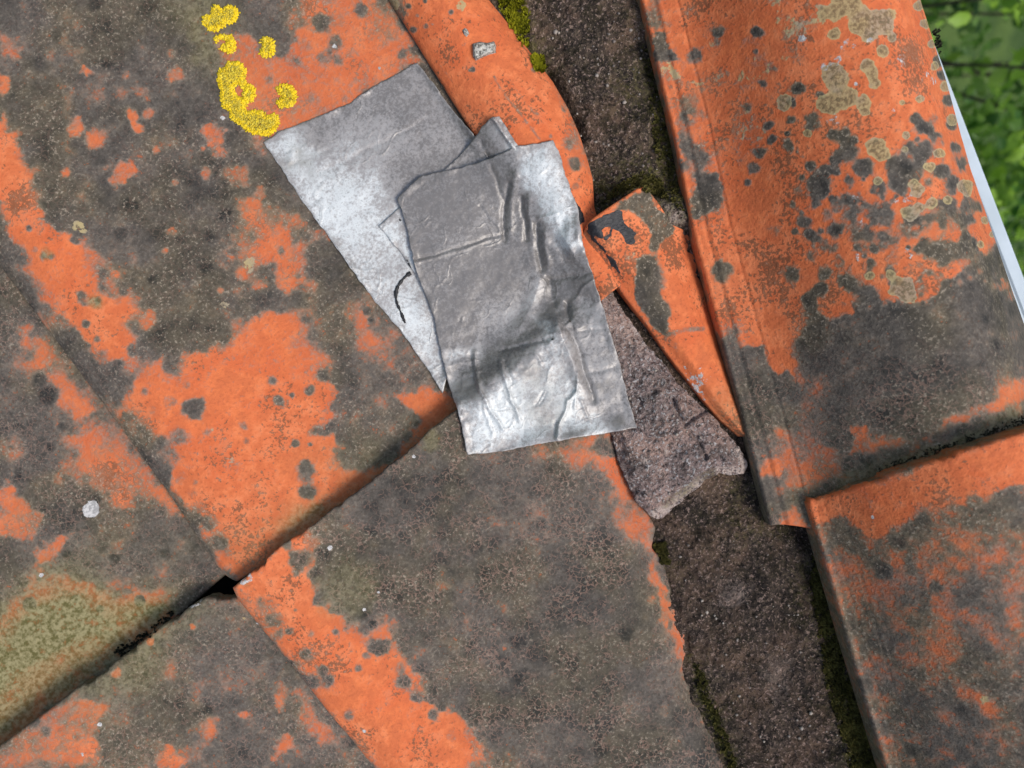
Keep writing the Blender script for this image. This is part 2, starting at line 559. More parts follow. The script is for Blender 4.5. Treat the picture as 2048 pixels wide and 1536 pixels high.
# white board along the roof edge
def edge_board():
    a = P(np.array([1636.0, 2286.0]), np.array([-520.0, 1180.0]), -300)
    ax = a[1] - a[0]; ax /= np.linalg.norm(ax)
    sd = np.array([-ax[1], ax[0], 0]); sd = sd if sd[0] > 0 else -sd
    prof = [(-260, 0), (-34, 0), (-30, 4), (-6, 4), (-1.5, 2.5), (0, -1), (0, -120), (-14, -124), (-18, -120), (-18, -30), (-260, -30)]
    n = len(prof)
    v = []
    for e in a:
        for u, z in prof:
            v.append(e + sd * u + np.array([0, 0, z]))
    q = [[i, (i + 1) % n, n + (i + 1) % n, n + i] for i in range(n)]
    o = build("edge_board", v, q, mat=PVC, smooth_shade=False)
    tag(o, "smooth white plastic edge board between the ridge tile and the shrubs", "edge board")
edge_board()

# ------------------------------------------------------------------ tiles
def chips(t, seed):
    """wear of a tile edge along its length: small waves and a few knocked-out flakes"""
    return 1.6 * fbm(t / 30, t * 0, seed, 4) + 1.0 * fbm(t / 9, t * 0 + 3, seed + 1, 2) + 6 * smooth(.70, .86, vnoise(t / 38, t * 0 + 7, seed + 2)) * (.6 + .4 * vnoise(t / 6, t * 0, seed))

def tile(name, L, R, T, B, step, prof, thick, growth, marks, label, edge_r=9, jag=0, seed=1, lumps=1.2):
    lw = max(np.linalg.norm(np.diff(rail(L[0], L[1], 60), axis=0), axis=1).sum(),
             np.linalg.norm(np.diff(rail(R[0], R[1], 60), axis=0), axis=1).sum())
    tw = max(np.linalg.norm(np.diff(rail(T[0], T[1], 60), axis=0), axis=1).sum(),
             np.linalg.norm(np.diff(rail(B[0], B[1], 60), axis=0), axis=1).sum())
    na = int(tw / step); nb = int(lw / step)
    Tr, Br = rail(*T, na), rail(*B, na)
    if jag:
        t = np.linspace(0, tw, na)
        ch = chips(t, seed)
        ch *= smooth(0, 20, t) * smooth(tw, tw - 20, t)
        dv = Br[na // 2] - Tr[na // 2]; dv[2] = 0; dv /= np.linalg.norm(dv)
        Tr = Tr + ch[:, None] * dv
    s = coons(rail(*L, nb), rail(*R, nb), Tr, Br, na, nb)
    a = np.linspace(0, 1, na)[None, :] + np.zeros((nb, 1)); b = np.linspace(0, 1, nb)[:, None] + np.zeros((1, na))
    s[:, :, 2] += prof(a, b, s)
    s[:, :, 2] += lumps * fbm(s[:, :, 0] / 120, s[:, :, 1] / 120, seed) + .35 * fbm(s[:, :, 0] / 25, s[:, :, 1] / 25, seed + 2)
    coarse_add(s)
    V, Q, s2 = shell(s, thick, edge_r, jag, seed)
    px, py = toPX(V)
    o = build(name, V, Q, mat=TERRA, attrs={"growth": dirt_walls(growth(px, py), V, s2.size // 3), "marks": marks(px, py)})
    tag(o, label, "roof tile")
    return o

def masks(px, py, r=0.0, g=0.0, b=0.0):
    z = np.zeros(px.shape)
    if not np.isscalar(r):
        th = .17 * fbm(px / 75, py / 75, 301, 3) + .13 * fbm(px / 26, py / 26, 302, 3)
        r = r + th * smooth(.15, .8, r)
    return np.stack([z + r, z + g, z + b], -1)

def dirt_walls(g, V, n):
    """soil packed on the hidden edges of a tile"""
    x, y = V[n:, 0], V[n:, 1]
    g[n:, 0] = np.maximum(g[n:, 0], .62 + .35 * fbm(x / 30, y / 30, 17))
    g[n:, 1] = np.maximum(g[n:, 1], .25)
    return g

def bump1(x, c, w):
    return np.exp(-((x - c) / w) ** 2)

# --- leftmost tile
T0_R = [(-430, -50), (0, 530), (200, 798), (448, 1150)]
def t0_growth(px, py):
    ops = [('p', [(79, 690), (93, 700), (154, 770), (175, 793), (170, 830), (143, 840), (118, 780), (72, 735)], .34, 12),
           ('p', [(161, 850), (250, 880), (322, 965), (380, 1040), (340, 1030), (300, 1000), (200, 997), (154, 940)], .36, 14),
           ('p', [(30, 660), (60, 650), (60, 690), (35, 700)], .45, 12),
           ('s', 110, 1095, 22, .4), ('s', 80, 1110, 24, .48), ('s', 25, 1040, 36, .45), ('s', 60, 1035, 20, .5),
           ('s', 20, 900, 30, .72), ('s', 12, 985, 26, .4), ('s', 230, 1000, 26, .35),
           ('p', [(-150, 1300), (0, 1230), (60, 1175), (120, 1150), (180, 1165), (235, 1205), (300, 1190), (335, 1200), (345, 1225), (240, 1310), (100, 1410), (-150, 1640)], .12, 14)]
    r = paint(px, py, 1.02, ops, seed=11)
    for x, y, rr in ((118, 1277, 13), (152, 1198, 8), (200, 1218, 8), (280, 1202, 11), (30, 1320, 7), (160, 1252, 5), (60, 1210, 14), (133, 1108, 9), (45, 1165, 10), (95, 790, 20), (80, 760, 14), (190, 1000, 12)):
        m = smooth(rr * 1.3, rr * .6, np.hypot(px - x, py - y)); r = r * (1 - m) + 1.3 * m
    g = paint(px, py, 0, [('p', [(-150, 1310), (0, 1230), (60, 1175), (120, 1150), (180, 1165), (235, 1200), (300, 1185), (340, 1200), (345, 1225), (240, 1310), (100, 1410), (-150, 1640)], 1.15, 22),
                          ('p', [(-100, 1420), (0, 1370), (60, 1330), (140, 1290), (215, 1280), (225, 1300), (130, 1360), (0, 1450)], .85, 14)], seed=12)
    return masks(px, py, r, g, 0)
def t0_marks(px, py):
    c = paint(px, py, 0, [('s', 180, 1022, 17, 1.3), ('s', 83, 1150, 5, 1.2)], warp=.6, seed=13)
    return masks(px, py, 0, c, .8)
tile("clay_tile",
     ([(-1060, 480), (-600, 1100), (-160, 1690)], [14, -34]), (T0_R, [20, -36]),
     ([(-1060, 480), (-430, -50)], [14, 20]), ([(-160, 1690), (448, 1150)], [-34, -36]), 3.2,
     lambda a, b, s: 10 * bump1(a, .16, .1) - 7 * bump1(a, .62, .3) - 4, 42, t0_growth, t0_marks,
     "grey lichened terracotta tile at the left edge with green algae along its bottom", seed=21)

# --- big upper tile
O1 = [(-30, 330), (0, 225), (30, 285), (75, 395), (118, 450), (154, 465), (200, 555), (225, 600), (258, 580), (268, 620), (240, 640), (279, 679), (283, 715), (258, 751), (315, 722), (322, 754), (358, 754), (380, 708), (422, 700), (465, 683), (501, 650), (537, 629), (591, 636), (609, 686), (655, 708), (677, 729), (655, 758), (680, 794), (670, 812), (652, 862), (673, 897), (672, 915), (700, 940), (740, 930), (790, 920), (830, 880), (830, 800), (900, 780), (930, 820), (700, 1010), (480, 1170), (440, 1130), (400, 1050), (350, 985), (333, 960), (345, 925), (354, 890), (322, 880), (279, 872), (297, 837), (243, 808), (254, 783), (250, 758), (190, 715), (150, 650), (104, 636), (82, 568), (30, 480), (0, 430)]
def t1_growth_shade(px, py):
    ops = [('p', O1, .15, 8),
           ('p', [(612, 500), (640, 478), (700, 560), (760, 640), (830, 720), (885, 790), (830, 800), (790, 800), (690, 800), (665, 812), (680, 790), (655, 757), (677, 729), (690, 712), (640, 690), (610, 660), (600, 640), (640, 610), (640, 575), (615, 545)], 1.0, 5),
           ('p', [(665, 815), (690, 800), (786, 805), (815, 835), (817, 880), (775, 925), (700, 938), (672, 910), (700, 880), (665, 855)], .95, 6),
           ('p', [(690, 630), (740, 600), (770, 680), (745, 710), (710, 690)], .35, 14),
           ('p', [(790, 795), (850, 770), (870, 800), (830, 830)], .22, 8),
           ('p', [(500, 600), (505, 540), (470, 500), (510, 440), (590, 445), (640, 478), (612, 500), (615, 545), (640, 570), (630, 612), (570, 600), (530, 570)], .40, 14),
           ('p', [(595, -30), (760, -30), (850, 130), (700, 215), (560, 275), (510, 262), (470, 200), (445, 140), (430, 95), (475, 60), (520, 110), (565, 115), (602, 80)], .36, 12),
           ('p', [(430, 90), (470, 70), (500, 110), (490, 200), (530, 240), (640, 250), (600, 200), (540, 150)], .42, 16),
           ('p', [(715, -20), (775, -20), (800, 50), (845, 125), (800, 110), (750, 70), (735, 20)], .66, 12),
           ('p', [(585, 250), (600, 205), (640, 190), (655, 215), (640, 260)], .7, 10)]
    for x, y, r, v in ((643, 43, 21, .95), (603, 45, 14, .85), (609, 92, 12, .7), (648, 112, 20, .75), (668, 82, 16, .8), (563, 96, 16, .9), (805, 108, 11, .9), (745, 70, 12, .7), (535, 160, 9, .7), (590, 120, 14, .5),
                       (530, 545, 22, 1), (575, 605, 26, 1), (600, 590, 24, 1), (548, 600, 18, .95), (600, 475, 22, .95), (490, 590, 24, .8), (500, 610, 14, .9), (470, 650, 16, .8), (560, 500, 9, .8),
                       (180, 140, 13, .2), (345, 108, 12, .4), (352, 150, 18, .35), (275, 237, 17, .1), (150, 255, 18, .3), (192, 280, 20, .28), (430, 290, 26, .15), (412, 345, 12, .3), (468, 348, 28, .25), (243, 350, 24, .22), (262, 332, 14, .2), (250, 150, 9, .45), (300, 230, 12, .4), (130, 345, 9, .3), (312, 300, 8, .35),
                       (15, 100, 36, .45), (10, 170, 20, .5), (498, 420, 26, .25), (520, 385, 18, .35), (350, 365, 9, .3), (345, 462, 11, .3), (330, 500, 8, .3), (445, 520, 18, .4), (480, 545, 14, .3), (440, 580, 8, .3),
                       (300, 700, 18, .85), (295, 640, 24, .6), (225, 560, 18, .55), (335, 735, 17, .95), (265, 700, 12, .7), (210, 545, 12, .8), (150, 480, 10, .85), (180, 510, 16, .7),
                       (385, 815, 23, 1.05), (291, 785, 9, .7), (372, 767, 9, .7), (617, 782, 12, 1.05), (558, 805, 12, .9), (546, 762, 10, .85), (487, 851, 9, .85), (492, 880, 8, .7), (592, 886, 9, .9), (610, 940, 22, 1), (613, 980, 23, 1.05), (632, 862, 16, .85), (648, 865, 13, .9), (620, 890, 5, .8), (583, 790, 6, .8), (415, 870, 12, .45), (340, 800, 14, .55), (310, 815, 10, .5), (385, 985, 10, .7), (392, 965, 7, .7),
                       (90, 510, 9, .8), (105, 512, 7, .9), (172, 595, 16, .85), (195, 600, 9, 1), (165, 590, 8, .9), (70, 500, 8, .6), (172, 648, 9, .95), (195, 680, 7, .8), (205, 715, 14, .7), (60, 455, 7, .7), (545, 470, 8, .6),
                       (365, 955, 13, .55), (352, 1000, 18, .9), (395, 1030, 24, .9), (440, 1085, 20, .9), (425, 1050, 17, .95), (455, 1105, 12, .6), (360, 870, 20, .75), (300, 870, 16, .8), (230, 745, 26, .85), (250, 770, 20, .9), (120, 655, 20, .8), (90, 625, 16, .7), (330, 890, 18, .85),
                       (735, 622, 8, 1.2), (742, 640, 5, 1.2), (125, 410, 34, 1.05), (270, 410, 9, 1.35)):
        ops.append(('s', x, y, r, v + .27 if (v < .5 and y < 640) else v))
    r = paint(px, py, 1.06, ops, seed=21)
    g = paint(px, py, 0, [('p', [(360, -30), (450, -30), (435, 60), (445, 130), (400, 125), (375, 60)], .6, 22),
                          ('p', [(490, 1160), (560, 1060), (660, 990), (760, 930), (930, 790), (930, 830), (700, 1010)], .55, 26),  # shade under the overlapping tile's nose, painted in together with algae
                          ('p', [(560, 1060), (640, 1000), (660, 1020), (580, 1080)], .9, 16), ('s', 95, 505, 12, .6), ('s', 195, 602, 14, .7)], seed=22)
    b = paint(px, py, 0, [('s', 148, 462, 16, .5), ('s', 505, 530, 13, .5), ('s', 450, 600, 12, .45), ('s', 420, 855, 15, .38), ('s', 470, 930, 16, .4)], seed=24)
    return masks(px, py, r, g, b)
def t1_marks(px, py):
    c = paint(px, py, 0, [('s', 668, 92, 6, .7), ('s', 445, 235, 5, .8), ('s', 757, 135, 4, .9)], seed=23)
    return masks(px, py, 0, c, .35)
T1_L = [(-430, -50), (0, 530), (200, 798), (330, 975), (446, 1148)]
def t1_prof(a, b, s):
    return 28 * bump1(a, .13, .11) - 15 * bump1(a, .58, .26) + 3 - 6 * smooth(.03, 0, a)
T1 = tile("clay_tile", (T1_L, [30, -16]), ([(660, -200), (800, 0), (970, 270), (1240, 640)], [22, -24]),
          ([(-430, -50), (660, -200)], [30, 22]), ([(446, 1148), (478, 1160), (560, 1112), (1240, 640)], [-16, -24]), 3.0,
          t1_prof, 38, t1_growth_shade, t1_marks,
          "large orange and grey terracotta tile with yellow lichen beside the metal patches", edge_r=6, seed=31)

# --- narrow cut tile with a raised roll
T2_Rp = [(860, -200), (980, 6), (1021, 56), (1064, 112), (1105, 166), (1136, 219), (1158, 269), (1174, 319), (1185, 359), (1188, 416), (1205, 470), (1255, 560)]
def t2_growth(px, py):
    ops = [('p', [(740, -60), (800, -30), (812, 20), (806, 45), (785, 50), (770, 20)], .75, 8),
           ('p', [(1140, 265), (1160, 270), (1166, 305), (1150, 308), (1130, 300), (1126, 285)], .85, 5),
           ('s', 1148, 327, 16, 1.0), ('s', 1160, 300, 12, .7), ('s', 1150, 372, 9, .7), ('s', 1158, 360, 5, .6),
           ('p', [(1090, 140), (1150, 225), (1185, 350), (1170, 350), (1130, 240), (1100, 180)], .45, 6),
           ('s', 826, 58, 8, .95), ('s', 852, 53, 7, .9), ('s', 866, 50, 3, .8), ('s', 834, 30, 5, .8), ('s', 817, 12, 6, .9), ('s', 850, 2, 6, .9), ('s', 903, 25, 6, .9),
           ('s', 946, 140, 6, .8), ('s', 940, 142, 4, .8), ('s', 1067, 140, 7, .9), ('s', 1073, 229, 4, .8), ('s', 1102, 272, 5, .7), ('s', 758, 60, 9, .7),
           ('l', [(988, 154), (1010, 190), (1050, 240), (1085, 285)], 4, .5), ('l', [(1014, 152), (1050, 205), (1075, 232)], 3, .42),
           ('l', [(880, 130), (905, 165)], 3, .4)]
    r = paint(px, py, .02, ops, warp=.6, seed=41)
    b = paint(px, py, 0, [('s', 786, 8, 15, .8), ('s', 921, 10, 12, .55)], seed=42)
    return masks(px, py, r, 0, b)
def t2_marks(px, py):
    bi = paint(px, py, 0, [('p', [(1146, 392), (1158, 408), (1167, 424), (1165, 445), (1150, 450)], 1, 3)], warp=.4, seed=43)
    return masks(px, py, bi, 0, 0)
def t2_prof(a, b, s):
    arch = np.clip(np.sin(np.pi * np.clip(a * .97 + .015, 0, 1)), 0, 1) ** .62
    return 62 * arch * (1 - .25 * b)
tile("clay_tile", ([(645, -210), (778, 0), (948, 272), (1180, 620)], [26, -6]), (T2_Rp, [14, -6]),
     ([(645, -210), (860, -200)], [26, 14]), ([(1180, 620), (1255, 560)], [-6, -6]), 2.6,
     t2_prof, 34, t2_growth, t2_marks,
     "clean orange roll tile, cut narrow, running down between metal patches and upper mortar", edge_r=5, seed=51)

# --- lower left tile
def t4_growth(px, py):
    ops = [('p', [(20, 1490), (140, 1395), (175, 1430), (160, 1480), (120, 1560), (30, 1560)], .52, 16),
           ('p', [(605, 1400), (625, 1410), (650, 1440), (640, 1475), (610, 1450)], .3, 8),
           ('s', 306, 1288, 9, .0), ('s', 384, 1252, 7, .3), ('s', 180, 1420, 22, .4), ('s', 170, 1500, 30, .4), ('s', 340, 1520, 24, .4), ('s', 230, 1345, 12, .4), ('s', 570, 1490, 18, .4), ('s', 420, 1450, 22, .55), ('s', 560, 1400, 14, .5), ('s', 490, 1430, 9, .5)]
    r = paint(px, py, .96, ops, seed=61)
    g = paint(px, py, 0, [('p', [(150, 1390), (245, 1318), (305, 1265), (330, 1300), (310, 1340), (290, 1375), (220, 1400)], .6, 20), ('p', [(300, 1270), (400, 1205), (410, 1215), (320, 1290)], .5, 10)], seed=62)
    b = paint(px, py, 0, [('p', [(180, 1370), (245, 1325), (300, 1330), (290, 1370), (215, 1385)], .35, 15), ('s', 488, 1238, 3, .9)], seed=63)
    return masks(px, py, r, g, b)
def t4_marks(px, py):
    c = paint(px, py, 0, [('s', 514, 1247, 2.5, 1.4), ('s', 199, 1448, 5, 1.1), ('s', 165, 1508, 5, .9), ('l', [(376, 1214), (400, 1208), (404, 1200)], 4, .7)], seed=64)
    return masks(px, py, 0, c, .75)
tile("clay_tile", ([(-150, 1615), (220, 2090)], [14, -30]), ([(500, 1196), (785, 1536), (1035, 1860)], [16, -30]),
     ([(-150, 1615), (0, 1492), (140, 1387), (244, 1314), (325, 1251), (380, 1212), (408, 1196), (440, 1198), (500, 1196)], [14, 16]),
     ([(220, 2090), (1035, 1860)], [-30, -30]), 3.2,
     lambda a, b, s: 8 * bump1(a, .3, .3) - 5 * smooth(.85, 1, a), 44, t4_growth, t4_marks,
     "mottled grey and pink terracotta tile in the lower left corner", edge_r=10, jag=2, seed=71)

# --- central lower tile
T3_L = [(467, 1174), (476, 1195), (516, 1244), (579, 1321), (663, 1429), (700, 1471), (752, 1536), (1010, 1870)]
T3_T = [(467, 1174), (481, 1162), (523, 1129), (552, 1100), (575, 1081), (612, 1062), (661, 1019), (739, 964), (825, 894), (864, 855), (911, 820), (1050, 705), (1190, 600)]
T3_Rp = [(1190, 600), (1225, 780), (1240, 860), (1253, 900), (1274, 983), (1303, 1037), (1318, 1061), (1309, 1103), (1332, 1132), (1353, 1198), (1378, 1273), (1390, 1314), (1388, 1351), (1415, 1417), (1448, 1480), (1473, 1536), (1620, 1870)]
def t3_growth(px, py):
    ops = [('p', [(1090, 905), (1240, 865), (1262, 955), (1300, 1040), (1310, 1100), (1350, 1200), (1395, 1320), (1385, 1370), (1330, 1230), (1290, 1110), (1235, 1020), (1205, 940), (1140, 925)], .4, 12),
           ('p', [(1180, 880), (1245, 865), (1256, 930), (1225, 935), (1200, 925)], .12, 7),
           ('p', [(455, 1174), (500, 1145), (575, 1075), (622, 1052), (636, 1095), (608, 1108), (625, 1140), (622, 1170), (618, 1210), (680, 1230), (690, 1260), (740, 1275), (768, 1238), (782, 1262), (790, 1300), (812, 1322), (830, 1318), (855, 1360), (858, 1400), (940, 1460), (985, 1536), (1100, 1700), (900, 1720), (752, 1536), (663, 1429), (579, 1321), (516, 1244)], .10, 7)]
    for x, y, r, v in ((530, 1212, 20, .75), (548, 1245, 20, .8), (600, 1120, 22, 1), (575, 1092, 14, .9), (590, 1145, 10, .8), (640, 1340, 14, .85), (652, 1362, 18, .9), (718, 1335, 9, .85), (760, 1290, 19, 1), (735, 1310, 9, .8), (810, 1362, 19, .85), (835, 1392, 17, .8), (800, 1340, 14, .7), (590, 1220, 4, .9), (672, 1265, 7, .8), (625, 1270, 9, .6), (580, 1265, 9, .55), (615, 1310, 15, .5), (625, 1365, 14, .5), (560, 1275, 14, .5), (700, 1430, 12, .35), (870, 1430, 12, .8), (905, 1470, 12, .7),
                       (720, 1150, 50, 1.2), (725, 1228, 14, 1.45), (705, 1210, 12, 1.35), (745, 1250, 8, 1.4), (750, 1180, 30, 1.2), (650, 1110, 18, 1.25), (900, 1145, 10, 1.3),
                       (1200, 895, 26, .95), (1225, 902, 16, .95),  (1090, 900, 14, .5),  (1250, 1025, 26, .8), (1330, 1420, 14, .7), (1410, 1440, 14, .5), (960, 1540, 30, .8)):
        ops.append(('s', x, y, r, v if v > .55 else v + .30))
    r = paint(px, py, 1.10, ops, seed=81)
    r += np.where(py > 850, -.10 * smooth(850, 1150, px) * smooth(1250, 1000, py), 0)
    g = paint(px, py, 0, [('s', 700, 1180, 60, .35), ('s', 490, 1155, 18, .5), ('s', 850, 880, 20, .4)], seed=82)
    return masks(px, py, r, g, 0)
def t3_marks(px, py):
    c = paint(px, py, 0, [('s', 500, 1158, 12, .55), ('s', 490, 1163, 9, .65), ('s', 828, 913, 4, 1.0), ('s', 728, 1220, 4, 1.0), ('s', 660, 1095, 6, .75), ('s', 757, 1185, 3, 1), ('s', 727, 1462, 4, 1)], seed=83)
    return masks(px, py, 0, c, 1.0)
def t3_prof(a, b, s):
    return 24 * bump1(a, .1, .10) + 5 - 5 * bump1(a, .5, .25) - 34 * smooth(.90, 1.0, a) ** 1.4 - 4 * smooth(.02, 0, a)
T3 = tile("clay_tile", (T3_L, [22, -26]), (T3_Rp, [26, -20]), (T3_T, [22, 26]), ([(1010, 1870), (1620, 1870)], [-26, -20]), 2.8,
          t3_prof, 44, t3_growth, t3_marks,
          "large grey weathered terracotta tile with orange left strip, below the metal patches", edge_r=9, jag=2, seed=91)

# ------------------------------------------------------------------ ridge tiles
SIL = ((1840.0, 0.0), (2048.0, 640.0))
def ridge_prof(x, Wd, fl=64.0, rise=20.0, hgt=185.0):
    """section of a ridge tile: a low flange, then a broad arch"""
    xx = np.clip((x - fl) / (Wd - fl), 0, 1)
    arch = hgt * np.sin(math.pi * xx) * (1 - .45 * np.exp(-(xx / .13) ** 1.5))
    return rise * np.clip(x / fl, 0, 1.0) + arch - (rise + 30) * smooth(.5, 1, xx)

def ridge_surface(Lp, Lw, step, sil_off, grooves, x0=0.0, lift=(0.0, 0.0), end_skew=0.0, cs=0.0, nose=None):
    Ln = 400
    L = rail(Lp, Lw, Ln)
    ax = L[-1] - L[0]; ax[2] = 0; ax /= np.linalg.norm(ax)
    cd = np.array([-ax[1], ax[0], 0]); cd = cd if cd[0] > 0 else -cd
    cd = cd + ax * cs; cd /= np.linalg.norm(cd)
    nx, ny = SIL[1][1] - SIL[0][1], -(SIL[1][0] - SIL[0][0])
    ln = math.hypot(nx, ny); nx /= ln; ny /= ln
    up = np.array([0, 0, 1.0])
    def zz(x, Wd):
        z0 = ridge_prof(np.array([x0]), Wd + x0)[0]
        return ridge_prof(x + x0, Wd + x0) - z0 + lift[0] + (lift[1] - lift[0]) * smooth(0, 90, x)
    def sect(o, Wd):
        x = np.linspace(0, Wd, 160)
        return o[None] + x[:, None] * cd[None] + zz(x, Wd)[:, None] * up
    ws = []
    for i in np.linspace(0, Ln - 1, 9).astype(int):
        lo, hi = 200.0, 1400.0
        for _ in range(30):
            mid = (lo + hi) / 2
            px, py = toPX(sect(L[i], mid))
            d = ((px - SIL[0][0]) * nx + (py - SIL[0][1]) * ny).max() - sil_off
            if d > 0: hi = mid
            else: lo = mid
        ws.append((lo + hi) / 2)
    cf = np.polyfit(np.linspace(0, 1, 9), ws, 1)
    nb = int(np.linalg.norm(L[-1] - L[0]) / step)
    L = rail(Lp, Lw, nb)
    b = np.linspace(0, 1, nb)
    Wd = np.polyval(cf, b); Wm = Wd.mean()
    xf = np.linspace(0, 1, 900)
    zf_ = zz(xf * Wm, Wm)
    arc = np.r_[0, np.cumsum(np.hypot(np.diff(xf * Wm), np.diff(zf_)))]
    na = int(arc[-1] / step)
    xa = np.interp(np.linspace(0, arc[-1], na), arc, xf)
    aa = np.linspace(0, arc[-1], na)
    k = np.hanning(19); k /= k.sum()
    s = np.zeros((nb, na, 3))
    for r in range(nb):
        z = zz(xa * Wd[r], Wd[r])
        z = np.convolve(np.pad(z, 9, mode='reflect', reflect_type='odd'), k, 'valid')
        s[r] = L[r][None] + (xa * Wd[r])[:, None] * cd + z[:, None] * up
    for g, gw, ga in grooves:
        s[:, :, 2] += (ga * np.exp(-((aa - g) / gw) ** 2))[None]
    if nose is not None:
        (x0_, y0_), (x1_, y1_) = nose
        sh = np.zeros(na)
        for _ in range(6):
            qx, qy = toPX(s[0] + sh[:, None] * ax)
            k = (y1_ - y0_) / (x1_ - x0_)
            err = (y0_ + (qx - x0_) * k) - qy          # positive: must move down the picture
            sh += err * .9 * (xa * Wd[0] > 3)
        sh = np.clip(sh, -260, 260)
        s += sh[None, :, None] * ax * (1 - b)[:, None, None] ** 1.5
        s += (chips(aa, 5) * smooth(0, 20, aa))[None, :, None] * ax * (1 - b)[:, None, None] ** 12
    s += (b ** 6 * end_skew)[:, None, None] * smooth(0, .25, xa)[None, :, None] * ax
    return s

def ridge_tile(name, s, thick, growth, marks, label, seed, edge_r=7, jag=0):
    s[:, :, 2] += 1.3 * fbm(s[:, :, 0] / 130, s[:, :, 1] / 130, seed) + .3 * fbm(s[:, :, 0] / 25, s[:, :, 1] / 25, seed + 2)
    coarse_add(s)
    V, Q, s2 = shell(s, thick, edge_r, jag, seed)
    px, py = toPX(V)
    o = build(name, V, Q, mat=TERRA, attrs={"growth": dirt_walls(growth(px, py), V, s2.size // 3), "marks": marks(px, py)})
    return tag(o, label, "ridge tile")

OCHRE = [(1728, 40, 30), (1742, 60, 24), (1768, 36, 22), (1775, 58, 14), (1719, 55, 16), (1669, 152, 27), (1665, 205, 24), (1690, 195, 22), (1650, 210, 18), (1567, 203, 18), (1727, 203, 16), (1733, 132, 15), (1742, 148, 14), (1750, 167, 13), (1768, 102, 15), (1786, 75, 9), (1640, 25, 22), (1681, 13, 28), (1700, 5, 22), (1672, 68, 14), (1752, 293, 22), (1765, 312, 16), (1800, 572, 26), (1815, 590, 18), (1819, 426, 17), (1840, 414, 11), (1863, 408, 13), (1860, 335, 11), (1928, 376, 17), (1834, 382, 13), (1826, 370, 11), (1758, 361, 9), (1960, 490, 8), (1813, 270, 9), (1810, 300, 8), (1614, 270, 9), (1878, 308, 12), (1895, 400, 10), (1730, 222, 9), (1840, 10, 14), (1853, 50, 11), (1865, 90, 10), (1870, 130, 9), (1890, 170, 13), (1903, 240, 12), (1915, 215, 9), (1780, 548, 10), (1738, 555, 10), (1838, 198, 9), (1805, 205, 6), (1970, 440, 9), (1985, 470, 7)]
SPECK = [(1521, 140, 27), (1600, 46, 24), (1585, 62, 20), (1625, 30, 22), (1498, 241, 28), (1485, 262, 20), (1518, 265, 20), (1345, 142, 30), (1580, 117, 22), (1481, 162, 18), (1435, 145, 18), (1555, 5, 18), (1560, 40, 14), (1430, 88, 10), (1505, 90, 14), (1400, 165, 18)]
GREYS = [(1689, 90, 19), (1658, 122, 18), (1650, 130, 14), (1678, 120, 12), (1796, 119, 12), (1742, 85, 10), (1705, 402, 16), (1815, 400, 15), (1720, 445, 14), (1850, 150, 10), (1865, 165, 12), (1838, 160, 9), (1660, 240, 16), (1790, 400, 12), (1815, 510, 13), (1730, 515, 13)]
KSPOT = [(1516, 69, 13), (1437, 61, 16), (1521, 305, 15), (1509, 338, 14), (1498, 366, 8), (1389, 109, 17), (1605, 178, 13), (1580, 239, 12), (1539, 251, 11), (1628, 241, 22), (1643, 190, 11), (1632, 364, 22), (1705, 410, 24), (1611, 446, 17), (1664, 461, 17), (1582, 552, 19), (1440, 550, 24), (1510, 104, 7), (1525, 168, 11), (1585, 207, 9), (1495, 215, 12), (1545, 280, 11), (1640, 390, 18), (1650, 340, 14), (1620, 330, 12), (1665, 495, 14), (1585, 410, 9), (1590, 465, 9), (1680, 520, 16), (1650, 545, 18), (1640, 580, 20), (1625, 600, 18), (1700, 560, 26), (1730, 590, 30), (1620, 470, 12), (1630, 480, 14), (1690, 270, 18), (1700, 300, 20), (1680, 310, 14), (1665, 320, 10), (1725, 330, 20), (1790, 330, 24), (1820, 310, 24), (1830, 340, 26), (1800, 360, 24), (1850, 300, 16), (1845, 260, 18), (1830, 240, 12), (1870, 280, 14), (1770, 430, 24), (1740, 420, 20), (1760, 380, 16), (1700, 440, 20), (1710, 470, 18), (1740, 470, 22), (1780, 480, 22), (1820, 460, 26), (1860, 450, 28), (1890, 420, 24), (1900, 370, 22), (1880, 340, 20), (1920, 440, 26), (1945, 420, 22), (1890, 500, 28), (1930, 500, 28), (1850, 500, 22), (1960, 530, 26), (1780, 540, 14), (1850, 560, 24), (1900, 580, 30), (1740, 530, 12), (1975, 560, 24), (1910, 300, 14), (1925, 330, 16), (1895, 200, 14), (1880, 120, 14), (1888, 150, 14), (1900, 250, 12)]
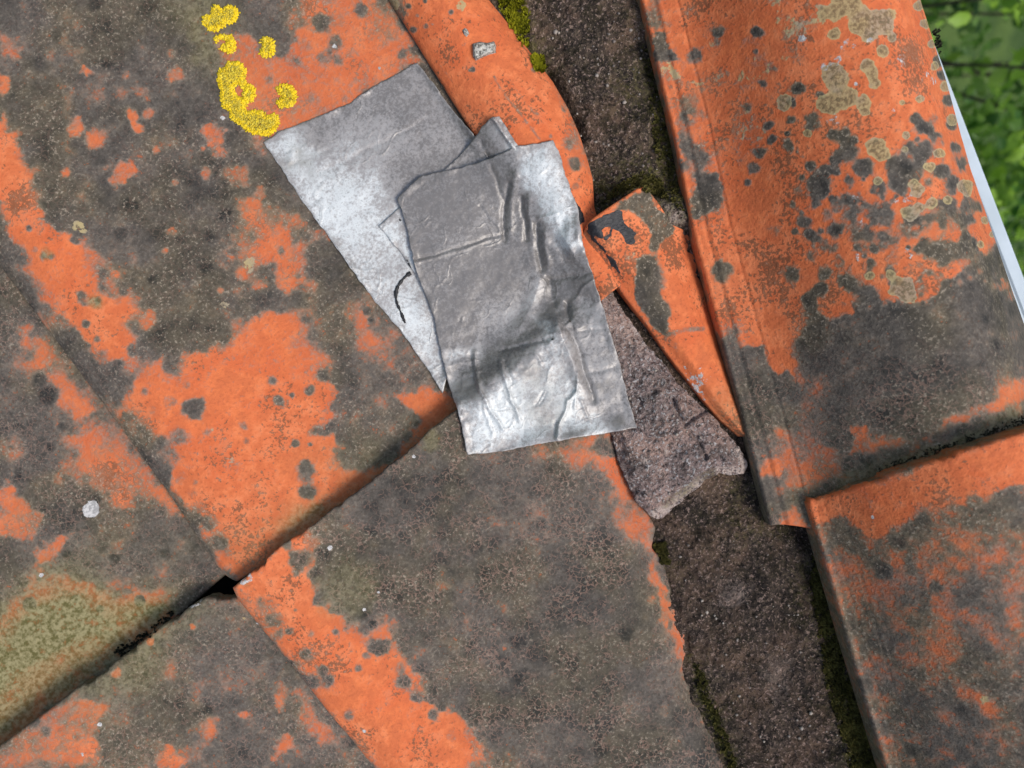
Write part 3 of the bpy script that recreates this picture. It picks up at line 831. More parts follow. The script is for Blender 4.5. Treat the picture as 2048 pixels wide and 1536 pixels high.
def h1_growth(px, py):
    ops = [('p', [(1440, 690), (1470, 660), (1491, 694), (1523, 695), (1533, 725), (1551, 736), (1583, 750), (1590, 700), (1600, 660), (1612, 628), (1625, 612), (1650, 640), (1690, 628), (1700, 610), (1740, 600), (1790, 595), (1850, 605), (1880, 560), (1960, 520), (2000, 470), (2100, 600), (2300, 800), (2300, 1100), (1480, 1250)], 1.1, 7),
           ('p', [(1590, 760), (1640, 745), (1660, 770), (1640, 790), (1600, 790)], .6, 14),
           ('p', [(1535, 890), (1550, 850), (1570, 870), (1600, 885), (1650, 890), (1690, 915), (1690, 950), (1620, 980), (1585, 965), (1580, 905), (1545, 905)], .38, 12),
           ('p', [(1538, 925), (1546, 920), (1556, 945), (1530, 950)], .0, 4),
           ('p', [(1690, 915), (1800, 880), (1900, 848), (2060, 800), (2060, 760), (2020, 790), (1900, 830), (1850, 866), (1720, 890)], .28, 8),
           ('p', [(1700, 860), (1725, 850), (1740, 880), (1710, 890)], .2, 8),
           ('p', [(2000, 775), (2048, 745), (2060, 790), (2010, 800)], .35, 10),
           ('p', [(1560, 1040), (1590, 1000), (1610, 1020), (1610, 1070), (1570, 1070)], .3, 8),
           ('p', [(1283, -60), (1306, -30), (1316, 20), (1330, 45), (1310, 60), (1290, 40)], .85, 5),
           ('p', [(1302, 62), (1335, 58), (1352, 96), (1354, 112), (1330, 125), (1312, 120)], 1.1, 4),
           ('p', [(1347, 205), (1395, 168), (1402, 190), (1400, 222), (1380, 235), (1385, 265), (1408, 285), (1412, 318), (1390, 338), (1372, 338), (1356, 270)], .9, 6),
           ('p', [(1378, 350), (1400, 338), (1432, 340), (1446, 370), (1440, 415), (1410, 432), (1388, 425)], 1.1, 4)]
    for x, y, r in KSPOT: ops.append(('s', x, y, r, 1.0))
    rr = np.random.default_rng(5)
    poly = [(1570, 260), (1690, 260), (1790, 340), (1850, 240), (1900, 230), (2040, 600), (1680, 620), (1640, 560), (1600, 440)]
    k = 0
    while k < 150:
        x = rr.uniform(1540, 2040); y = rr.uniform(200, 640)
        if inside(np.array([x]), np.array([y]), poly)[0]:
            ops.append(('s', x, y, rr.uniform(4, 13), rr.uniform(.6, 1.05))); k += 1
    for x, y, r, v in ((1547, 464, 14, .6), (1480, 330, 9, .4), (1440, 590, 16, .35), (1470, 300, 14, .3), (1750, 300, 9, .0), (1676, 152, 8, .0), (1480, 272, 8, -.1), (1860, 570, 18, .1), (1730, 380, 12, .05), (1930, 290, 14, .1), (1940, 330, 12, .05), (1950, 380, 10, .2), (1960, 430, 12, .3), (1905, 270, 9, .1)):
        ops.append(('s', x, y, r, v))
    for x, y, r in SPECK: ops.append(('s', x, y, r, .47))
    base = .10 + .13 * smooth(480, 60, py) * (fbm(px / 60, py / 60, 9) + .5)
    r = paint(px, py, base, ops, seed=101)
    b = np.zeros(px.shape)
    b = paint(px, py, 0, [('s', x, y, q, .95) for x, y, q in OCHRE] + [('s', x, y, q, .42) for x, y, q in SPECK], warp=.8, seed=102)
    g = paint(px, py, 0, [('p', [(1700, 960), (1770, 925), (1900, 880), (2060, 815), (2060, 850), (1900, 900), (1760, 950)], .7, 10), ('p', [(1600, 1000), (1700, 960), (1760, 945), (1700, 985)], .4, 10)], seed=103)
    return masks(px, py, r, g, b)
def h1_marks(px, py):
    c = paint(px, py, 0, [('s', x, y, r, .44) for x, y, r in GREYS] + [('s', 1606, 80, 10, .8), ('s', 1713, 168, 4, 1.2), ('s', 1787, 218, 6, .55)], warp=.8, seed=104)
    return masks(px, py, 0, c, .9 * smooth(640, 800, py))
h1s = ridge_surface([(1235, -190), (1282, 0), (1347, 270), (1387, 470), (1440, 670), (1491, 860), (1541, 1052)], [34, 34], 2.3, 0.0,
                    [(5, 4, 2.5), (26, 4, -2.2), (34, 5, 1.5), (70, 2.5, -1.7), (75, 4, .6)], end_skew=46)
H1 = ridge_tile("ridge_tile", h1s, 40, h1_growth, h1_marks,
                "orange half-round ridge tile dotted with grey and ochre lichen spots", 111)

def zc(pts, x0=1500, y0=850, k=.4466): return [(x0 + a * k, y0 + b * k) for a, b in pts]
def h2_growth(px, py):
    ops = [('p', zc([(200, 330), (470, 250), (740, 160), (1300, -10), (1300, 250), (1090, 290), (900, 330), (830, 400), (760, 370), (680, 460), (620, 480), (540, 510), (470, 480), (410, 410), (280, 450), (215, 420)]), .06, 7),
           ('p', zc([(850, 460), (1010, 520), (1010, 560), (920, 530)]), .45, 8),
           ('p', zc([(600, 190), (740, 180), (730, 240), (640, 270)]), .75, 7),
           ('p', zc([(470, 290), (520, 300), (550, 400), (520, 420)]), .35, 8),
           ('p', zc([(780, 590), (850, 700), (820, 690)]), .3, 8),
           ('p', zc([(1000, 1190), (1070, 1200), (1110, 1280), (1020, 1270)]), .3, 10),
           ]
    r = paint(px, py, .79, ops, seed=121)
    b = paint(px, py, 0, [('s', *zc([(1050, 1250)])[0], 16, .5)], seed=122)
    return masks(px, py, r, 0, b)
def h2_marks(px, py):
    return masks(px, py, 0, paint(px, py, 0, [('s', *zc([(545, 415)])[0], 4, .9)], seed=3), .35)
h2s = ridge_surface([(1606, 1002), (1642, 1130), (1682, 1270), (1762, 1536), (1885, 1940)], [52, 52], 2.8, 30.0,
                    [(5, 4, 2.0), (30, 3, -1.0), (62, 2.5, -1.2), (66, 4, .4)], x0=50.0, lift=(24.0, 50.0), cs=-.15, nose=((1606, 1002), (2048, 864)))
H2 = ridge_tile("ridge_tile", h2s, 58, h2_growth, h2_marks,
                "mottled grey-pink ridge tile in the lower right with a bright orange end", 131)

# ------------------------------------------------------------------ mortar bed
def mortar_bed():
    nb, na = 640, 150
    L = rail([(930, -200), (960, 0), (1010, 110), (1080, 230), (1120, 420), (1140, 600), (1190, 860), (1250, 1050), (1280, 1110), (1350, 1350), (1420, 1536), (1540, 1880)], [-40, -40, -34, -34], nb)
    R = rail([(1290, -200), (1330, 0), (1390, 270), (1450, 500), (1530, 800), (1610, 1050), (1700, 1230), (1800, 1536), (1920, 1880)], [-6, -6, -6, 6, 10], nb)
    T = np.linspace(L[0], R[0], na); B = np.linspace(L[-1], R[-1], na)
    s = coons(L, R, T, B, na, nb)
    a = np.linspace(0, 1, na)[None, :]
    px, py = toPX(s)
    x, y = s[:, :, 0], s[:, :, 1]
    s[:, :, 2] += 14 * np.sin(a * math.pi) + 9 * fbm(x / 80, y / 80, 5) + 6 * fbm(x / 42, y / 42, 15, 2) + 5.5 * fbm(x / 24, y / 24, 6, 4, .65) + 2.6 * fbm(x / 8, y / 8, 8, 3, .7)
    s[:, :, 2] += 20 * smooth(70, 20, np.hypot(px - 1345, py - 425)) - 10 * smooth(1040, 980, py) * smooth(560, 620, py)
    s[:, :, 2] -= 30 * np.exp(-(seg_dist(px, py, [(1095, 150), (1130, 210), (1160, 270)], False) / 12) ** 2)
    coarse_add(s, 4)
    V = s.reshape(-1, 3); px, py = toPX(V)
    g = paint(px, py, .12, [('p', [(1290, 60), (1330, 80), (1375, 330), (1390, 440), (1340, 420), (1260, 380), (1310, 330), (1325, 200)], .95, 16),
                           ('p', [(1230, 160), (1300, 110), (1320, 180), (1250, 210)], .6, 20),
                           ('p', [(1190, 380), (1270, 340), (1300, 380), (1200, 430)], .8, 16),
                           ('p', [(980, -60), (1040, -60), (1060, 80), (1090, 150), (1050, 120)], .9, 10),
                           ('p', [(1640, 1150), (1680, 1250), (1770, 1540), (1840, 1700), (1720, 1600), (1660, 1350), (1610, 1120)], 1, 12),
                           ('p', [(1300, 1080), (1335, 1100), (1340, 1130), (1310, 1120)], 1, 6),
                           ('p', [(1380, 1310), (1410, 1350), (1480, 1536), (1460, 1540), (1400, 1420)], 1, 8),
                           ('p', [(1440, 970), (1560, 960), (1580, 1060), (1480, 1080)], .45, 20)], seed=141)
    pl = paint(px, py, 0, [('s', 1350, 425, 26, .9), ('s', 1470, 1180, 30, .35), ('s', 1545, 1350, 40, .25)], seed=142)
    damp_dark = paint(px, py, .22 + .38 * smooth(980, 1080, py), [('p', [(1560, 1250), (1640, 1330), (1700, 1560), (1560, 1600), (1590, 1450)], .75, 20), ('p', [(1350, 1010), (1500, 960), (1560, 1080), (1420, 1130), (1340, 1090)], .5, 22), ('p', [(1230, 190), (1330, 170), (1300, 260), (1230, 250)], .4, 20), ('p', [(1190, 330), (1210, 300), (1290, 340), (1200, 440)], .5, 16), ('p', [(1190, 560), (1300, 680), (1500, 900), (1440, 860), (1330, 760), (1220, 640)], .6, 14)], seed=143)  # damp lower mortar, plus darker patches beside the shard and slab
    o = build("mortar_bed", V, grid_quads(nb, na), mat=MORT, attrs={"growth": np.stack([g, pl, damp_dark], -1)})
    tag(o, "rough dark mortar bed running between the flat tiles and the ridge tiles", "mortar bed")
    return o
MB = mortar_bed()

# ------------------------------------------------------------------ height map seen from above, for draping
GX0, GY0, GST = -60, -60, 4
GW, GH = (2048 + 120) // GST, (1536 + 120) // GST
def make_map():
    vs_, fs_, off = [], [], 0
    for v, q in COARSE:
        vs_.append(v); fs_.append(q + off); off += len(v)
    V = np.concatenate(vs_); F = np.concatenate(fs_)
    t = BVHTree.FromPolygons(V.tolist(), F.tolist())
    H = np.full((GH, GW), -150.0)
    o = Vector((0, 0, CAMD))
    for j in range(GH):
        for i in range(GW):
            d = Vector((GX0 + i * GST - 1024.0, 768.0 - (GY0 + j * GST), -CAMD)).normalized()
            h = t.ray_cast(o, d)
            if h[0] is not None: H[j, i] = h[0].z
    return H
HM = make_map()
def hm(px, py, H=None):
    H = HM if H is None else H
    x = np.clip((np.asarray(px, float) - GX0) / GST, 0, GW - 1.001); y = np.clip((np.asarray(py, float) - GY0) / GST, 0, GH - 1.001)
    i = x.astype(int); j = y.astype(int); fx = x - i; fy = y - j
    return (H[j, i] * (1 - fx) + H[j, i + 1] * fx) * (1 - fy) + (H[j + 1, i] * (1 - fx) + H[j + 1, i + 1] * fx) * fy

def blur(H, n=1):
    for _ in range(n):
        Q = np.pad(H, 1, mode='edge')
        H = (Q[:-2, 1:-1] + Q[2:, 1:-1] + Q[1:-1, :-2] + Q[1:-1, 2:] + 2 * H) / 6
    return H

def drape(H, poly, off, it=60, pad=30, soft=0):
    """sheet lying over the height map: pulled taut, never below what carries it"""
    D = H.copy()
    ys, xs = np.mgrid[0:GH, 0:GW]
    px = GX0 + xs * GST; py = GY0 + ys * GST
    reg = sdf(px.astype(float), py.astype(float), poly) > -pad
    h = D.copy()
    for _ in range(it):
        b = blur(h, 1)
        h = np.where(reg, np.maximum(D, b), D)
    h = np.maximum(blur(h, 2), D)
    if soft: h = blur(h, soft)
    return h + off, (sdf(px.astype(float), py.astype(float), poly) > 0)

def poly_points(poly, step, edge_step, jit=.25, edge_noise=0.0, seed=1):
    pts = []
    n = len(poly)
    for i in range(n):
        x0, y0 = poly[i]; x1, y1 = poly[(i + 1) % n]
        L = math.hypot(x1 - x0, y1 - y0); k = max(1, int(L / edge_step))
        for j in range(k):
            pts.append((x0 + (x1 - x0) * j / k, y0 + (y1 - y0) * j / k))
    B = np.array(pts)
    if edge_noise:
        B = B + edge_noise * np.stack([fbm(B[:, 0] / 14, B[:, 1] / 14, seed, 3), fbm(B[:, 0] / 14, B[:, 1] / 14, seed + 9, 3)], -1)
    pl = [tuple(p) for p in B]
    xs = np.arange(B[:, 0].min(), B[:, 0].max(), step); ys = np.arange(B[:, 1].min(), B[:, 1].max(), step)
    X, Y = np.meshgrid(xs, ys)
    X = X.ravel() + rng.uniform(-jit, jit, X.size) * step; Y = Y.ravel() + rng.uniform(-jit, jit, Y.size) * step
    d = sdf(X, Y, pl)
    k = d > step * .55
    return B, np.stack([X[k], Y[k]], -1), d[k]

def sheet(poly, step, edge_step, edge_noise=0, seed=1):
    """triangulated outline: points, triangles, number of boundary points, distance inside"""
    B, I, d = poly_points(poly, step, edge_step, edge_noise=edge_noise, seed=seed)
    A = np.concatenate([B, I])
    nb = len(B)
    edges = [(i, (i + 1) % nb) for i in range(nb)]
    vo, eo, fo, ov, oe, of = geometry.delaunay_2d_cdt([Vector((x, -y)) for x, y in A], edges, [list(range(nb))][:0], 1, 1e-6)
    vo = np.array([(v.x, -v.y) for v in vo])
    f = np.array([t for t in fo if len(t) == 3])
    dd = np.zeros(len(vo)); bd = np.zeros(len(vo), bool)
    for i, orig in enumerate(ov):
        k = orig[0] if orig else 0
        if k < nb: bd[i] = True
        else: dd[i] = d[k - nb]
    # drop triangles outside the outline
    c = vo[f].mean(1)
    f = f[inside(c[:, 0], c[:, 1], [tuple(p) for p in B])]
    # boundary edges, ordered by the triangles
    es = {}
    for t in f:
        for a, b in ((t[0], t[1]), (t[1], t[2]), (t[2], t[0])):
            es[(a, b)] = es.get((a, b), 0) + 1
    be = [(a, b) for (a, b) in es if (b, a) not in es]
    return vo, f, np.array(be), dd

def slab(vo, f, be, wtop, wbot, round_=0.0):
    top = P(vo[:, 0], vo[:, 1], 0); top = np.stack([(vo[:, 0] - 1024) * (CAMD - wtop) / CAMD, (768 - vo[:, 1]) * (CAMD - wtop) / CAMD, wtop], -1)
    bot = top.copy(); bot[:, 2] = wbot
    n = len(top)
    V = np.concatenate([top, bot])
    T = np.concatenate([f, f[:, ::-1] + n])
    Q = np.stack([be[:, 1], be[:, 0], be[:, 0] + n, be[:, 1] + n], -1)
    return V, Q, T

# ------------------------------------------------------------------ loose pieces: tile fragment and mortar flake
def zf(pts, x0, y0, k): return [(x0 + a * k, y0 + b * k) for a, b in pts]

def fragment():
    Lp = [(1163, 467), (1175, 498), (1223, 556), (1260, 607), (1296, 653), (1328, 700), (1359, 740), (1404, 798), (1438, 838), (1479, 874)]
    Rp = [(1285, 381), (1312, 412), (1342, 450), (1385, 462), (1420, 520), (1450, 620), (1485, 740), (1512, 862)]
    nb, na = 200, 90
    L = rail(Lp, [44, 22, 10, 8], nb); R = rail(Rp, [40, 14, -4, -8], nb)
    T = rail([(1163, 467), (1170, 452), (1180, 444), (1225, 413), (1270, 384), (1285, 381)], 44, na)
    B = np.linspace(L[-1], R[-1], na)
    s = coons(L, R, T, B, na, nb)
    a = np.linspace(0, 1, na)[None] + np.zeros((nb, 1)); b = np.linspace(0, 1, nb)[:, None]
    # rolled section: steep arris on the left, crest, then falling under the ridge tile
    s[:, :, 2] += 30 * smooth(0, .22, a) * (1 - .35 * b) - 46 * smooth(.45, 1, a) * smooth(.05, .3, b) + 1.0 * fbm(s[:, :, 0] / 60, s[:, :, 1] / 60, 4)
    coarse_add(s, 3)
    V, Q, _ = shell(s, 40, 7, 1.5, 3)
    px, py = toPX(V)
    z3 = lambda p: zf(p, 1100, 350, .228)
    r = paint(px, py, .02, [('p', z3([(560, 300), (640, 200), (740, 140), (850, 120), (1080, 440), (1050, 520), (980, 600), (960, 690), (890, 650), (870, 560), (840, 420), (780, 370), (700, 280)]), .92, 5),
                           ('p', z3([(770, 720), (880, 670), (960, 720), (970, 880), (1010, 1070), (1070, 1110), (1080, 1200), (1040, 1290), (1000, 1420), (900, 1330), (730, 1060), (740, 900)]), 1.05, 5),
                           ('s', *z3([(690, 720)])[0], 16, .45), ('l', z3([(1040, 1400), (1180, 1360), (1340, 1350)]), 8, .6), ('l', z3([(1100, 1480), (1110, 1536)]), 7, .4),
                           ('l', [(1168, 470), (1230, 560), (1300, 655)], 5, .3)], warp=.5, seed=151)
    b_ = paint(px, py, 0, [('s', *z3([(690, 700)])[0], 14, .42)], seed=152)
    g = paint(px, py, 0, [('p', [(1425, 780), (1470, 800), (1490, 860), (1440, 830)], .35, 20)], seed=153)
    bi = paint(px, py, 0, [('p', z3([(330, 440), (480, 340), (580, 300), (620, 310), (650, 400), (720, 470), (770, 510), (740, 540), (745, 570), (720, 600), (670, 580), (660, 530), (610, 480), (560, 470), (500, 450), (470, 490), (480, 560), (440, 560), (340, 520)]), .95, 3),
                           ('p', z3([(320, 500), (400, 550), (470, 640), (540, 720), (600, 780), (640, 870), (690, 950), (740, 1050), (700, 1000), (650, 930), (590, 850), (520, 780), (470, 690), (410, 620)]), .8, 3),
                           ('l', z3([(490, 560), (530, 520), (540, 470)]), 5, .8), ('l', z3([(280, 560), (330, 620), (390, 690)]), 4, .7)], warp=.35, seed=154)
    c = paint(px, py, 0, [('p', [(1355, 715), (1375, 735), (1410, 735), (1418, 760), (1412, 790), (1425, 815), (1400, 800), (1370, 760)], .62, 7)], seed=155)
    o = build("tile_fragment", V, Q, mat=TERRA, attrs={"growth": np.stack([r, g, b_], -1), "marks": np.stack([bi, c, r * 0], -1)})
    tag(o, "broken orange tile shard with flaking black tar, wedged under the spotted ridge tile", "tile shard")
fragment()

FLK = [(1190, 545), (1225, 585), (1258, 640), (1272, 660), (1292, 690), (1314, 714), (1331, 731), (1354, 765), (1376, 787), (1410, 818), (1432, 840), (1452, 863), (1474, 888), (1488, 910), (1495, 932), (1485, 947), (1460, 949), (1440, 944), (1412, 958), (1382, 986), (1348, 1017), (1323, 1038), (1303, 1037), (1280, 1010), (1250, 960), (1225, 880), (1200, 780), (1170, 640)]
def flake():
    vo, f, be, dd = sheet(FLK, 3.2, 3.0, edge_noise=3.0, seed=5)
    x, y = vo[:, 0], vo[:, 1]
    base = 8 + 0.0 * x
    w = base + 16 * smooth(0, 26, dd) + 6 * fbm(x / 45, y / 45, 3) + 5.0 * fbm(x / 18, y / 18, 4, 4, .65) + 2.6 * fbm(x / 8, y / 8, 5, 3, .7)
    w -= 16 * smooth(60, 0, 1e-6 + seg_dist(x, y, [(1225, 585), (1354, 765), (1376, 787)], False)) * smooth(820, 700, y) * .6
    for ln, am, wd in (([(1346, 800), (1352, 822), (1370, 850), (1385, 838), (1410, 822)], 12, 4), ([(1385, 870), (1400, 890), (1412, 915)], 9, 4), ([(1320, 850), (1360, 820)], 3, 6), ([(1310, 880), (1330, 860)], 3, 5)):
        w -= am * np.exp(-(seg_dist(x, y, ln, False) / wd) ** 2)
    V, Q, T = slab(vo, f, be, w, np.full(len(w), -26.0))
    n = len(w)
    pl = paint(x, y, .18, [('l', [(1303, 1034), (1348, 1010), (1400, 965)], 14, .9), ('l', [(1440, 944), (1485, 944), (1492, 925), (1480, 900)], 14, 1.0), ('l', [(1258, 650), (1290, 690)], 12, .8), ('s', 1290, 920, 7, 1), ('s', 1330, 905, 5, .9), ('p', [(1225, 620), (1270, 660), (1300, 700), (1260, 700)], .6, 16)], seed=6)  # pale lower-right rim: sunlit edge brightness painted into the colour
    g = paint(x, y, 0, [('l', [(1330, 1010), (1400, 960), (1425, 945)], 12, .55)], seed=7)
    pl2 = np.concatenate([pl, pl * .4]); g2 = np.concatenate([g, g])
    o = build("mortar_flake", V, Q, T, mat=FLAKE, attrs={"growth": np.stack([g2, pl2, g2 * 0], -1)})
    tag(o, "loose pinkish-grey slab of broken mortar lying right of the metal patches", "mortar slab")
    COARSE.append((np.concatenate([V[:n]]), np.array([[a, b, c, c] for a, b, c in f])[:, :4]))
flake()
HM = make_map()

# ------------------------------------------------------------------ metal patches
def ridges(x, y, items):
    w = np.zeros(x.shape)
    for ln, am, wd in items:
        dd = seg_dist(x + 2.5 * fbm(x / 25, y / 25, 5), y + 2.5 * fbm(x / 25, y / 25, 6), ln, False)
        w += am * (.55 * np.exp(-dd / (.75 * wd)) + .55 * np.exp(-(dd / wd) ** 2))
    return w

def patch(name, poly, off, items, label, ox_ops, ox_base, di_ops, bl_ops, step=3.2, it=60, extra=None, thick=3.2, seed=1, ripple=1.0, soft=0):
    global HM
    H, ins = drape(HM, poly, off, it, soft=soft)
    vo, f, be, dd = sheet(poly, step, 4.0, edge_noise=1.5, seed=seed)
    x, y = vo[:, 0], vo[:, 1]
    w = hm(x, y, H) + ridges(x, y, items) + ripple * (1.1 * fbm(x / 50, y / 50, seed) + .5 * fbm(x / 18, y / 18, seed + 1))
    if extra is not None: w = w + extra(x, y)
    w = np.maximum(w, hm(x, y) + 2.0)
    w = w + 7.0 * np.clip(fbm(x / 55, y / 55, seed + 9, 2) + .15, 0, 1) * smooth(16, 0, dd)
    V, Q, T = slab(vo, f, be, w, w - thick)
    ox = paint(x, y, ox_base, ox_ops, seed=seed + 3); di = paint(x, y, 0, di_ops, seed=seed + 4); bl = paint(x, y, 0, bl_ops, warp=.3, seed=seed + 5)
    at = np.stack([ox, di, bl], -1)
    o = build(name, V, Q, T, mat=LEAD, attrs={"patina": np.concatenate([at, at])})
    tag(o, label, "metal patch")
    n2 = HM.copy(); n2[ins] = np.maximum(n2[ins], H[ins] + 1.0)
    HM = n2
    return o

PA = [(527, 285), (560, 262), (640, 232), (700, 205), (760, 165), (835, 125), (870, 172), (905, 220), (945, 268), (985, 330), (960, 500), (920, 640), (886, 786), (860, 745), (800, 660), (740, 590), (690, 520), (640, 450), (600, 395), (560, 335)]
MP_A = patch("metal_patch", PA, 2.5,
      [([(640, 345), (740, 300), (860, 235)], -1.6, 5), ([(670, 490), (720, 465), (795, 415)], -1.8, 4), ([(605, 410), (640, 395)], -1.5, 4), ([(570, 335), (640, 305), (660, 300)], -1.4, 4), ([(560, 285), (590, 300), (575, 330)], 2.2, 9), ([(590, 270), (620, 290)], 2, 9)],
      "large grey metal patch lying lowest, with a pale left side and a tar squiggle",
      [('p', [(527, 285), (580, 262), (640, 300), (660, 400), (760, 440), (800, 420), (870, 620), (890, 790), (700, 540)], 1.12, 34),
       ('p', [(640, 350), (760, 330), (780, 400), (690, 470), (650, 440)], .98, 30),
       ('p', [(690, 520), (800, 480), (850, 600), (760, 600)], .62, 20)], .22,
      [('p', [(590, 280), (625, 300), (620, 345), (590, 335)], .8, 12), ('s', 575, 330, 12, .6), ('l', [(560, 340), (620, 310)], 6, .6), ('l', [(525, 285), (560, 262), (640, 230)], 8, .6)],
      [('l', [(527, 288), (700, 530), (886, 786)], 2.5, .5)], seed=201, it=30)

PB = [(757, 452), (795, 418), (850, 372), (905, 325), (945, 282), (962, 255), (985, 235), (998, 233), (1015, 258), (1036, 292), (1040, 330), (960, 440), (900, 520), (838, 562), (800, 505)]
def pb_extra(x, y):
    return 9 * smooth(70, 10, np.hypot(x - 985, y - 255)) + 7 * smooth(5, 0, np.abs(seg_dist(x, y, [(985, 235), (1030, 300)], False)))
MP_B = patch("metal_patch", PB, 3.0,
      [([(988, 236), (1028, 292)], 5, 5), ([(1000, 240), (1038, 296)], -3, 5), ([(962, 285), (975, 320)], -5, 7), ([(945, 285), (965, 300)], 4, 8), ([(905, 330), (950, 310)], -2, 5)],
      "small folded strip of metal sticking out from between the two larger patches",
      [('p', [(757, 452), (800, 415), (838, 560)], 1.05, 15), ('p', [(1000, 240), (1040, 300), (1020, 300), (990, 245)], .8, 8)], .25,
      [], [('l', [(980, 238), (984, 250)], 5, .5), ('l', [(964, 282), (972, 298)], 4, .5), ('l', [(822, 545), (815, 520)], 4, .8), ('s', 790, 500, 4, .8), ('s', 800, 440, 4, .7)], seed=221, extra=pb_extra)

PC = [(795, 398), (812, 378), (842, 352), (900, 340), (960, 325), (1000, 308), (1035, 292), (1070, 288), (1105, 280), (1118, 305), (1130, 345), (1143, 385), (1157, 420), (1163, 470), (1172, 510), (1195, 580), (1218, 655), (1240, 730), (1258, 800), (1275, 856), (1200, 868), (1100, 884), (1000, 903), (934, 910), (925, 860), (912, 810), (898, 770), (880, 700), (868, 640), (850, 590), (832, 540), (822, 500), (812, 450)]
def pc_extra(x, y):
    e = 12 * smooth(40, 0, seg_dist(x, y, [(1075, 890), (1240, 862)], False))
    e += 12 * smooth(26, 6, np.hypot((x - 1146), (y - 470) * .55))
    e += 2.5 * fbm(x / 38, y / 60, 77) * smooth(980, 1060, x) * smooth(620, 520, y)
    e += 1.5 * fbm(x / 40, y / 40, 78) * smooth(600, 680, y)
    e += 4.0 * fbm(x / 26, y / 26, 79, 3) * smooth(60, 10, seg_dist(x, y, [(911, 820), (1050, 705), (1190, 600)], False))
    return e
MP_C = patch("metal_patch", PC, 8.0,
      [([(1017, 368), (1009, 405), (1006, 454), (1010, 480)], -6, 5), ([(1030, 350), (1022, 400), (1020, 460)], 5, 9),
       ([(1040, 395), (1048, 444), (1052, 480)], -5, 5), ([(1056, 400), (1062, 460)], 5, 8), ([(1074, 448), (1075, 493), (1085, 540)], -7, 6), ([(1090, 470), (1095, 530)], 6, 9),
       ([(960, 413), (994, 461)], -2.2, 3), ([(830, 520), (920, 495), (1003, 467)], -2.2, 3), ([(830, 526), (920, 501), (1003, 473)], 1.6, 3), ([(1077, 438), (1115, 426)], 2.5, 3),
       ([(980, 330), (995, 360), (1005, 400)], -3, 5), ([(1110, 480), (1130, 520), (1160, 545)], -7, 8), ([(1125, 470), (1150, 510), (1165, 505)], 7, 9), ([(1100, 560), (1180, 545)], -5, 7),
       ([(1080, 560), (1060, 620), (1040, 650)], 5, 14), ([(1100, 560), (1110, 620), (1128, 650)], -6, 9), ([(1133, 607), (1140, 654), (1157, 705), (1175, 762), (1187, 801)], -9, 7), ([(1110, 620), (1120, 660), (1140, 710), (1160, 770)], 8, 12), ([(1150, 600), (1165, 575), (1185, 560)], 3.5, 4),
       ([(1150, 665), (1215, 655)], -2, 4), ([(1165, 745), (1230, 735)], -2, 5),
       ([(950, 705), (954, 740), (960, 780), (980, 820), (1006, 860)], 6.5, 4.5), ([(942, 710), (948, 745), (952, 780)], -4, 5),
       ([(1000, 725), (1012, 760), (1023, 794), (1032, 818), (1039, 840)], 6, 4), ([(1010, 722), (1024, 765)], -3, 5), ([(1050, 700), (1065, 706), (1085, 724)], 3, 3),
       ([(1114, 876), (1118, 850), (1126, 832), (1138, 804), (1152, 785)], 6, 4), ([(1108, 870), (1112, 845)], -4, 4), ([(1157, 743), (1154, 780), (1148, 815)], 4, 3), ([(1160, 800), (1180, 845)], 2.5, 3),
       ([(1070, 810), (1088, 782)], -2.5, 2.5), ([(1076, 812), (1094, 784)], -2, 2), ([(1095, 760), (1100, 735)], 2, 2.5), ([(965, 800), (975, 840), (985, 870)], 3, 4),
       ([(930, 752), (960, 742), (985, 735)], 3, 6), ([(1005, 702), (1050, 690), (1105, 676)], -5, 5), ([(900, 730), (950, 722)], 2.5, 8), ([(1100, 690), (1120, 640), (1085, 645), (1030, 660)], 4, 14)],
      "crumpled grey metal patch lying on top of the others, whitened along its lower end",
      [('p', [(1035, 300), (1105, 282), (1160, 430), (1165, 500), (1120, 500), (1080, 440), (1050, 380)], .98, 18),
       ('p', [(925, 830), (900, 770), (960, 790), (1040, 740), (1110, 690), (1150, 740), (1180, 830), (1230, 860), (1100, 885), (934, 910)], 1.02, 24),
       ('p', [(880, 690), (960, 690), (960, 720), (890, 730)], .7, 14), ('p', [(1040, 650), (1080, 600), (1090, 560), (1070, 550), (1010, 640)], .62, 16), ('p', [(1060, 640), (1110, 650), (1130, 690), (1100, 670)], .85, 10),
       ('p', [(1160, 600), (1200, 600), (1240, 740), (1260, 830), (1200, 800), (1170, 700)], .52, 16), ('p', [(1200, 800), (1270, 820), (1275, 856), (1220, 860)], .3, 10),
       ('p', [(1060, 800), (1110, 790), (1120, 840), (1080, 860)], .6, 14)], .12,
      [('p', [(1060, 720), (1110, 740), (1110, 800), (1060, 810), (1030, 770)], .45, 18), ('p', [(1060, 820), (1110, 810), (1110, 850), (1060, 850)], .6, 14), ('p', [(1000, 560), (1060, 600), (1050, 650)], .2, 20), ('s', 1215, 770, 14, .5), ('s', 1240, 840, 14, .5), ('p', [(910, 775), (960, 760), (955, 790), (915, 800)], .5, 8)],
      [('s', 1105, 678, 5, .55), ('s', 1090, 292, 4, .5), ('s', 1128, 443, 2.5, .6), ('l', [(924, 820), (922, 832)], 3, .6), ('l', [(1010, 688), (1060, 680), (1100, 676)], 5, .42), ('l', [(822, 500), (850, 590), (898, 770)], 2.5, .45)],
      step=2.2, it=200, extra=pc_extra, seed=241, ripple=1.0, soft=14)

